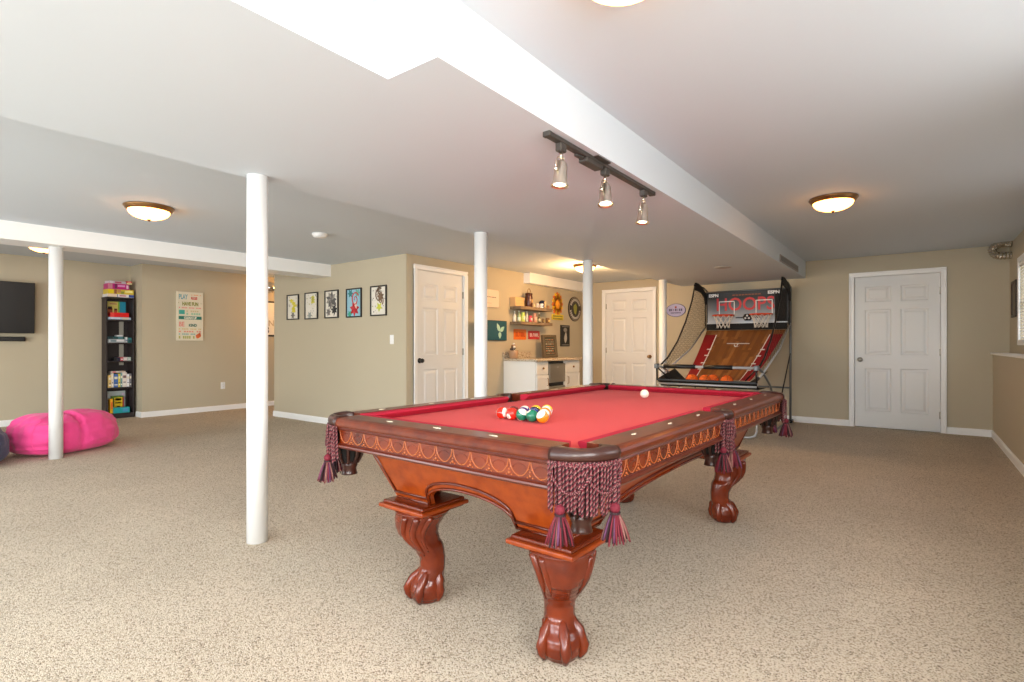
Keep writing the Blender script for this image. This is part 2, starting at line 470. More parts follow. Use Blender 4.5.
# ------------------------------------------------------------------ pool table
TW, TL = 1.41, 2.56
TC, TRZ = (-1.405, 2.645), R(-1.2)
pt = thing('pool_table', 'large cherry wood pool table with red cloth and fringed pockets', 'pool table', (TC[0], TC[1], 0), TRZ)
hx, hy = TW / 2, TL / 2
BED = .765
CI, SI = .155, .075       # rail ends: from the corner, from the side pocket centre

def T(side, d, t, z):      # d inwards from the outer edge, t along the side (as seen from outside, left to right)
    if side == 'S': return (t, -hy + d, z)
    if side == 'N': return (-t, hy - d, z)
    if side == 'E': return (hx - d, t, z)
    return (-hx + d, -t, z)

segs = [('S', -hx + CI, hx - CI), ('N', -hx + CI, hx - CI)] + [(s, a, b_) for s in 'EW' for a, b_ in ((-hy + CI, -SI), (SI, hy - CI))]
def sweep(b, side, a, c, prof, m, mitre=0, d0=.115, smooth=False):
    rows = []
    for e, sg in ((a, 1), (c, -1)):
        rows.append([T(side, d, e + sg * max(0, d - d0) * mitre, z) for d, z in prof])
    b.grid(rows, m, smooth, closed_u=True, caps=True)

RAIL = [(.016, .758), (.004, .764), (0, .772), (0, .784), (.004, .793), (.012, .799), (.024, .802), (.115, .803), (.115, .752), (.016, .752)]
CUSH = [(.115, .801), (.146, .803), (.160, .798), (.163, .792), (.158, .786), (.135, .766), (.115, .766)]
for side, a, c in segs:
    b = MB(); sweep(b, side, a, c, RAIL, M['mahog'])
    # dark line and inlaid sights along the top
    n = 3
    Lh = c - a
    for k in range(n):
        t = a + Lh * (k + 1) / (n + 1) if side in 'SN' else a + Lh * (k + .75) / (n + .25)
        q = [T(side, .068, t - .020, .8045), T(side, .061, t, .8045), T(side, .068, t + .020, .8045), T(side, .075, t, .8045)]
        lo = [(p[0], p[1], .8025) for p in q]
        b.add(lo + q, [(4, 5, 6, 7), (0, 1, 5, 4), (1, 2, 6, 5), (2, 3, 7, 6), (3, 0, 4, 7)], M['sight'])
    rl = b.build('rail', pt)
    b = MB(); sweep(b, side, a, c, CUSH, M['cushion'], .5, smooth=False); b.build('cushion', pt)
    # carved frieze under the rail
    b = MB()
    sweep(b, side, a, c, [(.022, .690), (.022, .755), (.045, .755), (.045, .690)], M['wood2'])
    sweep(b, side, a, c, [(.012, .752), (.010, .756), (.012, .760), (.03, .760), (.03, .750), (.016, .749)], M['darkwood'])
    sweep(b, side, a, c, [(.014, .690), (.008, .686), (.007, .680), (.012, .673), (.020, .670), (.05, .670), (.05, .692), (.016, .692)], M['darkwood'])
    nm = max(4, round((c - a) / .085)); wd = (c - a) / nm
    for k in range(nm):
        t0 = a + wd * (k + .5)
        for sg in (-1, 1):                       # pointed arch of the leaf
            pts = [T(side, .021, t0 + sg * (wd * .47) * (1 - (1 - q) ** 2), .697 + .054 * q ** 1.5) for q in [i / 8 for i in range(9)]]
            b.tube(pts, [.0022 - .0008 * (i / 8) for i in range(9)], M['carve_lit'], 5)
        for dt, dz, rr in ((wd * .5, .703, .0045), (wd * .5 - .010, .697, .0030), (wd * .5 + .010, .697, .0030), (wd * .5, .714, .003), (wd*.5 - .006, .722, .002), (wd*.5 + .006, .722, .002)):
            if k < nm - 1: b.sphere(T(side, .021, t0 + dt, dz), rr, M['carve_lit'], 8, 6)
        # sunk field between the leaves
        pts = [T(side, .0215, t0 + (wd * .30) * math.cos(q), .722 + .014 * math.sin(q)) for q in [PI * i / 10 for i in range(11)]]
        b.tube(pts, .0016, M['wood2'], 5)
    b.build('frieze', pt)

# playing bed with the six cut-outs
HI, HR = .105, .060          # corner hole: inset and radius
SHI, SHR = .085, .052        # side hole
BE = .12
poly = []
def arc_between(c, p, q, n=10):
    a0 = math.atan2(p[1] - c[1], p[0] - c[0]); a1 = math.atan2(q[1] - c[1], q[0] - c[0])
    r = math.hypot(p[0] - c[0], p[1] - c[1])
    d = (a1 - a0 + PI) % (2 * PI) - PI
    return r, a0, d
def corner(sx, sy):
    c = (sx * (hx - HI), sy * (hy - HI)); k = math.sqrt(max(0, (HR + .004) ** 2 - (BE - HI) ** 2))
    p = (sx * (hx - BE), c[1] - sy * k); q = (c[0] - sx * k, sy * (hy - BE))
    a_in = math.atan2(-sy, -sx); r = HR + .004
    a0 = math.atan2(p[1] - c[1], p[0] - c[0])
    da = (a_in - a0 + PI) % (2 * PI) - PI
    return [(c[0] + r * math.cos(a0 + da * 2 * i / 12), c[1] + r * math.sin(a0 + da * 2 * i / 12)) for i in range(13)]
def sidehole(sx):
    c = (sx * (hx - SHI), 0); r = SHR + .004; k = math.sqrt(r * r - (BE - SHI) ** 2); x = sx * (hx - BE)
    a0 = math.atan2(-k * sx, x - c[0]); a_in = math.atan2(0, -sx)
    da = (a_in - a0 + PI) % (2 * PI) - PI
    return [(c[0] + r * math.cos(a0 + da * 2 * i / 10), c[1] + r * math.sin(a0 + da * 2 * i / 10)) for i in range(11)]
poly += sidehole(1) + corner(1, 1) + list(reversed(corner(-1, 1))) + sidehole(-1) + corner(-1, -1) + list(reversed(corner(1, -1)))
b = MB(); b.prism(poly, BED - .03, BED, M['cloth']); b.build('cloth_bed', pt)

# pockets
def rope(b, p0, p1, r=.0026, turns=9, sag=0, n=26, ph=0):
    p0 = Vector(p0); p1 = Vector(p1); d = p1 - p0; t = d.normalized(); u = t.orthogonal().normalized(); w = t.cross(u)
    for k, m in ((0, M['cord_r']), (PI * 2 / 3, M['cord_d']), (PI * 4 / 3, M['cord_c'])):
        pts = []
        for i in range(n + 1):
            q = i / n; a = ph + k + 2 * PI * turns * q
            pts.append(p0 + d * q + Vector((0, 0, -sag * 4 * q * (1 - q))) + (u * math.cos(a) + w * math.sin(a)) * r * .95)
        b.tube(pts, r, m, 4)
def tassel(parent, p, s=1.0):
    b = MB(); x, y, z = p
    b.sphere((x, y, z), .016 * s, M['cord_r'], 12, 8); b.lathe([(.017 * s, -.012 * s), (.013 * s, -.022 * s), (.015 * s, -.028 * s)], M['cord_d'], 12, (x, y, z))
    for k in range(60):
        a = 2 * PI * k / 60 * 3.0 + random.random(); ri = .012 * s; ro = (.012 + .032 * math.sqrt(random.random())) * s; L = (.072 + .012 * random.random()) * s
        m = random.choice([M['cord_r'], M['cord_r'], M['cord_d'], M['cord_d'], M['cord_r'], paint((128, 84, 76), .8), paint((96, 50, 84), .8)])
        pts = [(x + math.cos(a) * (ri + (ro - ri) * q ** .8), y + math.sin(a) * (ri + (ro - ri) * q ** .8), z - .018 * s - L * q) for q in (0, .35, .7, 1)]
        b.tube(pts, [.0032 * s, .0036 * s, .0036 * s, .0026 * s], m, 4)
    return b.build('tassel', parent)
def pocket(cx, cy, ang, rad, half, hc, hr, ncord):
    """cx,cy = centre of the outer rim arc, ang = outward direction, half = half of the arc"""
    b = MB(); rows = []; N = 18
    for i in range(N + 1):
        a = ang - half + 2 * half * i / N; ux, uy = math.cos(a), math.sin(a)
        # inner edge = far crossing with the hole circle
        ox, oy = cx - hc[0], cy - hc[1]; bb = ox * ux + oy * uy; cc = ox * ox + oy * oy - hr * hr; disc = bb * bb - cc
        s = -bb + math.sqrt(disc) if disc > 0 else rad * .55
        s = min(s, rad - .022)
        pr = [(rad - .004, .764), (rad + .003, .770), (rad + .006, .780), (rad + .005, .792), (rad - .002, .802), (rad - .012, .807), (s + .008, .806), (s, .800), (s, .745), (rad - .006, .745)]
        rows.append([(cx + ux * r_, cy + uy * r_, z) for r_, z in pr])
    b.grid(rows, M['leather'], True, closed_u=True, caps=True)
    po = b.build('pocket', pt)
    # liner and hanging leather bag with straps
    b = MB(); b.lathe([(hr + .001, .762), (hr, .70), (hr * .82, .62), (.03, .585)], M['hole'], 20, (hc[0], hc[1], 0), caps=False)
    for k in range(9):
        a = 2 * PI * k / 9
        b.tube([(hc[0] + math.cos(a) * r_, hc[1] + math.sin(a) * r_, z) for r_, z in ((hr, .70), (hr + .004, .66), (hr * .9, .62), (.036, .588))], .007, M['leather'], 6)
    b.lathe([(.034, .596), (.036, .575), (.030, .565), (.033, .545), (.036, .538), (.02, .536)], M['leather'], 18, (hc[0], hc[1], 0))
    b.build('pocket_bag', po)
    # fringe
    b = MB()
    for i in range(ncord):
        q = i / (ncord - 1); a = ang - half * .97 + 2 * half * .97 * q
        for lay in range(2):
            rr = rad + .006 - lay * .009; L = .145 + .018 * random.random() - .012 * lay
            aa = a + (lay * .5) * 2 * half / ncord
            jx, jy = random.uniform(-.004, .004), random.uniform(-.004, .004)
            rope(b, (cx + math.cos(aa) * rr, cy + math.sin(aa) * rr, .768), (cx + math.cos(aa) * (rr - .004) + jx, cy + math.sin(aa) * (rr - .004) + jy, .768 - L), ph=random.random() * 6)
    # swag of two drooping cords
    for (a0, a1) in ((ang - half * .9, ang + half * .05), (ang - half * .1, ang + half * .9)):
        pr = None
        for i in range(7):
            q0, q1 = i / 7, (i + 1) / 7
            f = lambda q: (cx + math.cos(a0 + (a1 - a0) * q) * (rad + .014), cy + math.sin(a0 + (a1 - a0) * q) * (rad + .014), .745 - .06 * 4 * q * (1 - q) - .01)
            rope(b, f(q0), f(q1), r=.0026, turns=3, n=8)
    # band under the rim
    for dz in (.762, .756):
        for i in range(8):
            f = lambda q: (cx + math.cos(ang - half + 2 * half * q) * (rad + .006), cy + math.sin(ang - half + 2 * half * q) * (rad + .006), dz)
            rope(b, f(i / 8), f((i + 1) / 8), r=.0024, turns=3, n=8)
    fr = b.build('fringe', po)
    for sg in (-1, 1):
        a = ang + sg * half * .66
        p = (cx + math.cos(a) * (rad + .014), cy + math.sin(a) * (rad + .014))
        c2 = MB(); rope(c2, (p[0], p[1], .762), (p[0], p[1], .640), r=.0034, turns=9)
        c2.build('tassel_cord', po)
        tassel(po, (p[0], p[1], .628))
for sx in (-1, 1):
    for sy in (-1, 1):
        pocket(sx * (hx - CI), sy * (hy - CI), math.atan2(sy, sx), CI, PI / 4, (sx * (hx - HI), sy * (hy - HI)), HR, 22)
    pocket(sx * (hx - .070), 0, 0 if sx > 0 else PI, .078, R(74), (sx * (hx - SHI), 0), SHR, 16)

# cabinet: tapered skirt with an arch on each side
ZT, ZB_, I0, I1 = .672, .427, .155, .255
def inset(z): return I0 + (ZT - z) / (ZT - ZB_) * (I1 - I0)
def skirt(side, half_len, arch):
    def zl(t):
        if abs(t) >= arch: return ZB_
        return ZB_ + .018 + .085 * math.sqrt(max(0, 1 - (abs(t) / arch) ** 2.2))
    N = 60
    ts = sorted(set([-1 + 2 * i / N for i in range(N + 1)]))
    xs = [(arch * 1.0 * q) for q in ts]
    b = MB(); rows_o = []; rows_i = []
    def ext(z): return half_len - inset(z)
    cols = []
    for t in [-ext(ZB_)] + [-arch - .0001] + xs + [arch + .0001] + [ext(ZB_)]:
        cols.append((t, zl(t)))
    out = []; inn = []; lo_pts = []
    for i, (t, z0) in enumerate(cols):
        ttop = t / ext(ZB_) * ext(ZT) if i in (0, len(cols) - 1) else t
        if i == 0: ttop = -ext(ZT)
        if i == len(cols) - 1: ttop = ext(ZT)
        out.append((T(side, inset(z0), t, z0), T(side, inset(ZT), ttop, ZT)))
        inn.append((T(side, inset(z0) + .025, t * .985, z0), T(side, inset(ZT) + .025, ttop * .985, ZT)))
        lo_pts.append((t, z0))
    rows = [[o[1], o[0], n_[0], n_[1]] for o, n_ in zip(out, inn)]
    b.grid(rows, M['wood'], False, closed_u=True, caps=True)
    # raised moulding that follows the lower edge
    for off, rr, m in ((.030, .0065, M['darkwood']), (.004, .007, M['wood2'])):
        pts = []
        for i, (t, z0) in enumerate(lo_pts):
            z = z0 + off; tt = t
            if i == 0: tt = -ext(z) + .01
            if i == len(lo_pts) - 1: tt = ext(z) - .01
            pts.append(T(side, inset(z) - .002, tt, z))
        b.tube(pts, rr, m, 6)
    # corner stile
    for sg in (-1, 1):
        b.tube([T(side, inset(z), sg * (ext(z) - .022), z) for z in (ZB_ + .03, ZT)], .006, M['darkwood'], 6)
    b.build('skirt', pt)
skirt('S', hx, .235); skirt('N', hx, .235); skirt('E', hy, .80); skirt('W', hy, .80)
b = MB(); b.box(-hx + .19, hx - .19, -hy + .19, hy - .19, .60, .735, M['darkwood'])
b.build('slate_frame', pt)

# legs
LX, LY = .36, .952
def leg(sx, sy):
    d = Vector((sx, sy, 0)).normalized(); e = Vector((-d.y, d.x, 0))
    key = [(.398, .116, 0.0), (.385, .110, .004), (.36, .101, .016), (.327, .090, .025), (.298, .083, .022), (.268, .075, .006), (.24, .070, -.016), (.217, .062, -.030), (.183, .056, -.040), (.15, .055, -.040),
           (.13, .058, -.036), (.105, .066, -.026), (.08, .080, -.018), (.055, .085, -.016), (.03, .080, -.016), (.01, .062, -.016), (0.0, .050, -.016)]
    N = 56; rows = []
    zs = []
    for i in range(len(key) - 1):
        for k in range(4): zs.append(key[i][0] + (key[i + 1][0] - key[i][0]) * k / 4)
    zs.append(0.0)
    def smp(z):
        for i in range(len(key) - 1):
            a, c = key[i], key[i + 1]
            if c[0] <= z <= a[0]:
                q = (a[0] - z) / (a[0] - c[0]); q2 = q * q * (3 - 2 * q) * .5 + q * .5
                return a[1] + (c[1] - a[1]) * q2, a[2] + (c[2] - a[2]) * q2
        return key[-1][1:]
    for z in zs:
        r, o = smp(z); row = []
        for k in range(N):
            th = 2 * PI * k / N                    # 0 = outward
            sq = 1 / (abs(math.cos(th + PI / 4)) ** 3.2 + abs(math.sin(th + PI / 4)) ** 3.2) ** (1 / 3.2) if z > .2 else 1
            f = 1 * (1 + (sq - 1) * min(1, max(0, (z - .2) / .1)) * .35)
            # acanthus ridges on the knee
            wk = max(0, min(1, (z - .20) / .08)) * max(0, min(1, (.395 - z) / .03))
            side = abs(math.sin(th))
            ridge = abs(math.sin(3.5 * th + (z - .3) * 5 * (1 if th < PI else -1)))
            f += wk * .085 * (side ** 2) * (1 - ridge ** .6 * 1.9) * 1.0
            # claws over the ball
            wc = max(0, min(1, (.135 - z) / .03)) * max(0, min(1, (z - .004) / .03))
            cl = max(0, math.cos(4 * th)) ** 2.2
            f += wc * (-.10)
            knuckle = math.exp(-((z - .088) / .014) ** 2) + .8 * math.exp(-((z - .045) / .012) ** 2)
            f += 0 * knuckle
            p = d * (o + r * f * math.cos(th)) + e * (r * f * math.sin(th))
            row.append((p.x, p.y, z))
        rows.append(row)
    b = MB(); b.grid(rows, M['wood2'], True, closed_u=True, caps=True)
    for th, tilt in ((0, 1.0), (R(68), 1.0), (-R(68), 1.0), (R(140), .9), (-R(140), .9), ):
        dd = d * math.cos(th) + e * math.sin(th)
        path = [(.040, .150, .010), (.050, .122, .016), (.066, .100, .021), (.075, .078, .018), (.081, .056, .022), (.080, .034, .017), (.070, .014, .011), (.064, .006, .005)]
        b.tube([dd * (r_ * tilt) + d * (-.016 - .026 * max(0, (z_ - .07) / .08)) + Vector((0, 0, z_)) for r_, z_, w_ in path], [w_ for r_, z_, w_ in path], M['wood2'], 8)
    for th, z_end, w0 in ((R(52), .24, .015), (-R(52), .24, .015), (R(82), .21, .017), (-R(82), .21, .017), (R(112), .23, .015), (-R(112), .23, .015)):
        pts = []; ws = []
        for k in range(13):
            z_ = .388 + (z_end - .388) * k / 12; r_, o_ = smp(z_); tt = th * (1 - .18 * (k / 12) ** 2)
            pts.append(d * (o_ + r_ * math.cos(tt) * .97) + e * (r_ * math.sin(tt) * .97) + Vector((0, 0, z_))); ws.append(w0 * (1 - (k / 12) ** 2 * .8))
        b.tube(pts, ws, M['wood2'], 8)
    o = b.build('leg', pt); o.location = (sx * LX + .060, sy * LY - .055, 0)
    b = MB(); b.box(-.142, .142, -.142, .142, .400, .418, M['wood'], .006, seg=2); b.box(-.128, .128, -.128, .128, .416, .432, M['wood2'], .006, seg=2); b.box(-.125, .125, -.125, .125, .390, .402, M['wood2'], .004)
    p = b.build('leg_plinth', pt); p.location = (sx * LX + .028, sy * LY - .02, 0)
for sx in (-1, 1):
    for sy in (-1, 1): leg(sx, sy)

# ------------------------------------------------------------------ balls
BR = .0286
BC = {1: (246, 196, 30), 2: (28, 52, 140), 3: (214, 40, 24), 4: (84, 40, 120), 5: (240, 128, 26), 6: (4, 112, 84), 7: (120, 24, 24), 8: (18, 18, 20)}
CN = {1: 'yellow', 2: 'blue', 3: 'red', 4: 'purple', 5: 'orange', 6: 'green', 7: 'maroon', 8: 'black'}
IV = mat('ball_ivory', (240, 232, 214), .08, coat=.4)
def ballmat(n): return mat('ball_%s' % CN[n], BC[n], .08, coat=.5)
BM = {n: ballmat(n) for n in BC}
def ball(n, loc, rot, label):
    base_ = (n - 1) % 8 + 1; stripe = n > 8
    vs = []; rows = []; nu, nv = 32, 20
    b = MB(); me_rows = [[(BR * math.cos(t) * math.cos(2 * PI * i / nu), BR * math.cos(t) * math.sin(2 * PI * i / nu), BR * math.sin(t)) for i in range(nu)] for t in [-PI / 2 * .98 + PI * .98 * j / nv for j in range(nv + 1)]]
    kc, ki = b.mid(BM[base_]), b.mid(IV)
    b.grid(me_rows, BM[base_], True, closed_u=True, caps=True)
    for fi, f in enumerate(b.f):
        c = sum((Vector(b.v[i]) for i in f), Vector()) / len(f)
        white = abs(c.z) > BR * .56 if stripe else False
        if c.x > BR * .90: white = True            # number disc
        if white: b.mi[fi] = ki
    vs, fs = text_mesh(str(n), .011, 'CENTER', .0004)
    b.add([(BR * 1.004, x, y - .004) for x, y in vs], fs, M['blackmatte'])
    o = b.build('billiard_ball'); o.location = loc; o.rotation_euler = rot
    return tag(o, label, 'ball', 'racked billiard balls')
zc = BED + BR + .0008
Rk = on_y  # rack: base row of five towards the viewer
u0 = (500.6 - 512) / F; z0 = (H - zc) * F / (412.6 - YH)
b0 = Vector((z0 * (u0 * CA - SA), z0 * (u0 * SA + CA), zc))
u1 = (544.4 - 512) / F; z1 = (H - zc) * F / (417.0 - YH)
b1 = Vector((z1 * (u1 * CA - SA), z1 * (u1 * SA + CA), zc))
ax = (b1 - b0); ax.z = 0; ax = ax.normalized(); midp = (b0 + b1) / 2
ay = Vector((-ax.y, ax.x, 0)); D = 2 * BR * 1.014
order = [[11, 3, 14, 6, 13], [7, 4, 2, 15], [10, 8, 5], [1, 12], [9]]
rots = {11: (.2, 1.45, .3), 3: (.3, .4, -1.6), 14: (.55, .25, 1.0), 6: (.3, -2.2, .9), 13: (.5, -.62, .6), 1: (.6, .2, -1.2), 9: (1.45, .1, .45), 10: (.4, -.3, .5), 12: (.9, .2, .5), 15: (.9, .3, .6), 5: (.2, .3, 1.4)}
posn = {11: 'at the left end of the front row of the rack', 3: 'second from the left in the front row of the rack', 14: 'in the middle of the front row of the rack', 6: 'fourth in the front row of the rack',
        13: 'at the right corner of the rack', 1: 'next to the far tip of the rack', 9: 'at the far tip of the rack'}
for r_, row in enumerate(order):
    for i, n in enumerate(row):
        p = midp + ax * D * (i - (len(row) - 1) / 2) + ay * D * .866 * r_
        kind_ = '%s ball' % CN[n] if n <= 8 else 'white ball with %s stripe' % CN[n - 8]
        ball(n, p, rots.get(n, (random.random() * 3, random.random() * 3, random.random() * 3)), '%s %s' % (kind_, posn.get(n, 'inside the racked triangle')))
b = MB(); b.sphere((0, 0, 0), BR, IV, 28, 18); o = b.build('cue_ball')
u = (644.5 - 512) / F; z = (H - zc) * F / (393.8 - YH); o.location = (z * (u * CA - SA), z * (u * SA + CA), zc)
tag(o, 'plain white cue ball alone on the red cloth', 'ball')
# ------------------------------------------------------------------ arcade basketball game
GX = -2.03
bg = thing('arcade_basketball_game', 'two-hoop arcade basketball game with red side nets against the back wall', 'arcade game', (GX, YB, 0), 0)
fx = .585
b = MB()
for sx in (-1, 1):
    b.tube([(sx * fx, -.13, 0), (sx * fx, -.13, 1.95)], .016, M['grey'], 10)
    b.tube([(sx * fx, -.13, .03), (sx * fx, -1.2, .03), (sx * fx, -1.28, .10)], .014, M['grey'], 8)
    b.tube([(sx * fx, -.16, 1.42), (sx * fx, -.9, 1.06), (sx * fx, -2.0, .74)], .013, M['silver'], 8)
    b.tube([(sx * fx, -.16, 1.95), (sx * fx, -.32, 1.99), (sx * fx, -.72, 2.0)], .012, M['black'], 8)
    b.tube([(sx * fx, -2.16, .85), (sx * fx, -1.98, .83), (sx * fx, -1.72, .73), (sx * fx, -1.45, .60), (sx * fx, -1.2, .38), (sx * fx, -1.13, .03)], .014, M['grey'], 8)
    b.tube([(sx * fx, -.13, 1.0), (sx * fx, -1.15, .10)], .009, M['black'], 6)
    b.box(sx * fx - .03, sx * fx + .03, -.2, -.06, 0, .05, M['black'], .008)
for z in (1.43, .5, 1.93): b.tube([(-fx, -.13, z), (fx, -.13, z)], .012, M['grey'], 8)
b.build('frame', bg)
b = MB()
b.tube([(-.53, -1.91, .66), (-.53, -1.91, .10), (-.51, -1.91, .04), (-.45, -1.91, .015), (.45, -1.91, .015), (.51, -1.91, .04), (.53, -1.91, .10), (.53, -1.91, .66)], .014, M['silver'], 8)
b.build('leg', bg)
b = MB()
b.tube([(-fx, -2.18, .85), (fx, -2.18, .85)], .016, M['silver'], 10)
b.tube([(-.49, -2.18, .85), (-.10, -2.18, .85)], .026, M['black'], 12); b.tube([(.0, -2.18, .85), (.33, -2.18, .85)], .026, M['black'], 12)
for sx in (-1, 1): b.box(sx * fx - .025, sx * fx + .025, -2.21, -2.14, .82, .88, M['grey'], .008); b.tube([(sx * fx, -2.18, .85), (sx * fx, -2.17, .68)], .012, M['black'], 8)
for sx in (-1, 1): b.tube([(sx * fx, -2.18, .84), (sx * (fx - .13), -2.12, .70)], .009, M['black'], 6)
b.build('front_bar', bg)
# ball return tray
b = MB()
b.box(-fx, fx, -2.19, -2.17, .668, .694, M['black'], .004); b.tube([(-fx, -2.17, .635), (fx, -2.17, .635)], .012, M['silver'], 8)
b.add([(-fx, -2.168, .675), (fx, -2.168, .675), (fx, -2.03, .594), (-fx, -2.03, .594), (-fx, -1.66, .596), (fx, -1.66, .596), (-fx, -1.55, .78), (fx, -1.55, .78)], [(0, 1, 2, 3), (3, 2, 5, 4)], M['blackmatte'])
for sx in (-1, 1): b.add([(sx * fx, -2.17, .69), (sx * fx, -1.55, .80), (sx * .40, -1.66, .665), (sx * .45, -1.95, .60)], [(0, 1, 2, 3)], M['blackmatte'])
b.build('ball_tray', bg)
# ramp with court print
b = MB(); NU, NV = 40, 24
def ramp(u, v):
    hw = .40 + .15 * v; y = -1.68 + 1.40 * v; z = .672 + .66 * v ** 1.12
    return (u * hw, y, z - .02 * math.sin(PI * v))
us = [-1, -.70, -.67, .67, .70, 1]
us = [-1 + .075 * i for i in range(4)] + [-.70, -.675] + [-.675 + 1.35 * i / 16 for i in range(1, 16)] + [.675, .70] + [.775 + .075 * i for i in range(4)]
PLK = [paint(c, .45) for c in ((128, 78, 32), (146, 92, 40), (164, 108, 52), (138, 84, 34))]
plk = {}
for j in range(NV):
    v0, v1 = j / NV, (j + 1) / NV
    for i in range(len(us) - 1):
        ua, ub = us[i], us[i + 1]; mu, mv = abs((ua + ub) / 2), (v0 + v1) / 2
        if i not in plk or random.random() < .16: plk[i] = random.choice(PLK)
        m = plk[i] if mu < .672 or mv > .92 else M['red']
        if .67 < mu < .705 and mv < .92: m = M['white']
        b.add([ramp(ua, v0), ramp(ub, v0), ramp(ub, v1), ramp(ua, v1)], [(0, 1, 2, 3)], m)
up = Vector((0, -.0025, .0035))
def mark(u0, u1, v0, v1, m='white'):
    b.add([Vector(ramp(u0, v0)) + up, Vector(ramp(u1, v0)) + up, Vector(ramp(u1, v1)) + up, Vector(ramp(u0, v1)) + up], [(0, 1, 2, 3)], M[m])
mark(-.30, .30, .735, .75); mark(-.015, .015, .70, .75)
for k in range(12):
    a0, a1 = PI * k / 12, PI * (k + 1) / 12
    mark(.09 * math.cos(a0), .09 * math.cos(a1) , .735 - .05 * math.sin(a0) - .006, .735 - .05 * math.sin(a1) + .006)
for s in (-1, 1):
    for v in (.35, .50, .62, .22): mark(s * .66, s * .78, v, v + .022)
b.build('court_ramp', bg)
# backboard panel
gm = mat('backboard_print', (60, 62, 66), .5)
nt = gm.node_tree; tc = nt.nodes.new('ShaderNodeTexCoord'); sp = nt.nodes.new('ShaderNodeSeparateXYZ'); mr = nt.nodes.new('ShaderNodeMapRange'); rp = nt.nodes.new('ShaderNodeValToRGB')
nt.links.new(tc.outputs['Object'], sp.inputs[0]); nt.links.new(sp.outputs['Z'], mr.inputs[0]); mr.inputs[1].default_value = 1.45; mr.inputs[2].default_value = 1.91
nt.links.new(mr.outputs[0], rp.inputs[0]); e = rp.color_ramp.elements; e[0].color = rgb((196, 204, 212)); e[1].color = rgb((26, 27, 29)); e[1].position = .80; q = e.new(.45); q.color = rgb((112, 118, 126))
nt.links.new(rp.outputs[0], nt.nodes['Principled BSDF'].inputs['Base Color'])
b = MB(); b.box(-fx + .01, fx - .01, -.205, -.185, 1.45, 1.915, M['black'], .004)
b.box(-fx + .03, fx - .19, -.2075, -.203, 1.455, 1.875, gm); b.box(fx - .19, fx - .03, -.2075, -.203, 1.455, 1.905, M['blackmatte'])
b.box(-fx + .02, fx - .02, -.22, -.18, 1.435, 1.455, M['silver'], .004)
b.box(-fx + .02, fx - .02, -.24, -.235, 1.34, 1.435, M['blackmatte'])
b.text('HOOPS', .27, -.02, 1.635, -.2095, paint((206, 50, 54)), 'CENTER', bold=.004, sx=.92)
for i in range(9): b.box(-.19 + i * .045, -.19 + i * .045 + .036, -.2095, -.207, 1.855, 1.872, paint((140, 74, 40)))
b.text('ESPN', .062, -.54, 1.85, -.2095, M['white'], 'LEFT', bold=.003, sx=1.05); b.text('ESPN', .062, .30, 1.86, -.2095, M['white'], 'LEFT', bold=.003, sx=1.15)
b.build('backboard', bg)
for sx in (-1, 1):
    cx = sx * .262 - .015; yc = -.38; zc_ = 1.555
    b = MB()
    ring = [(cx + .145 * math.cos(2 * PI * i / 32), yc + .145 * math.sin(2 * PI * i / 32), zc_) for i in range(32)]
    b.tube(ring, .010, M['orange'], 8, closed=True); b.box(cx - .06, cx + .06, yc + .13, -.205, zc_ - .012, zc_ + .012, M['orange'], .003)
    rm = b.build('rim', bg)
    b = MB()
    for k in range(10):
        for dr in (-1, 1):
            pts = []
            for i in range(9):
                q = i / 8; a = 2 * PI * (k + dr * q * 1.5) / 10; rr = .142 - .055 * math.sin(q * PI * .55)
                pts.append((cx + rr * math.cos(a), yc + rr * math.sin(a), zc_ - .19 * q))
            b.tube(pts, .0042, M['netw'], 4)
    b.build('hoop_net', rm)
    b = MB(); wx = cx + .005
    for x0, x1, z0, z1 in ((-.115, .115, 1.765, 1.778), (-.115, -.103, 1.57, 1.778), (.103, .115, 1.57, 1.778)): b.box(wx + x0, wx + x1, -.2105, -.207, z0, z1, M['white'])
    b.build('target_square', bg)
b = MB(); b.lathe([(.072, 0), (.072, .03), (.06, .045)], M['black'], 6, X=Matrix.Translation((.03, -.21, 1.525)) @ Matrix.Rotation(PI / 2, 4, 'X') @ Matrix.Scale(.8, 4, (0, 1, 0)))
for x, z in ((.03, 1.547), (.005, 1.51), (.055, 1.51)): b.lathe([(.016, 0), (.014, .006)], M['white'], 10, X=Matrix.Translation((x, -.254, z)) @ Matrix.Rotation(PI / 2, 4, 'X'))
b.box(-.14, .2, -.225, -.21, 1.515, 1.53, M['black'])
b.build('scoreboard', bg)
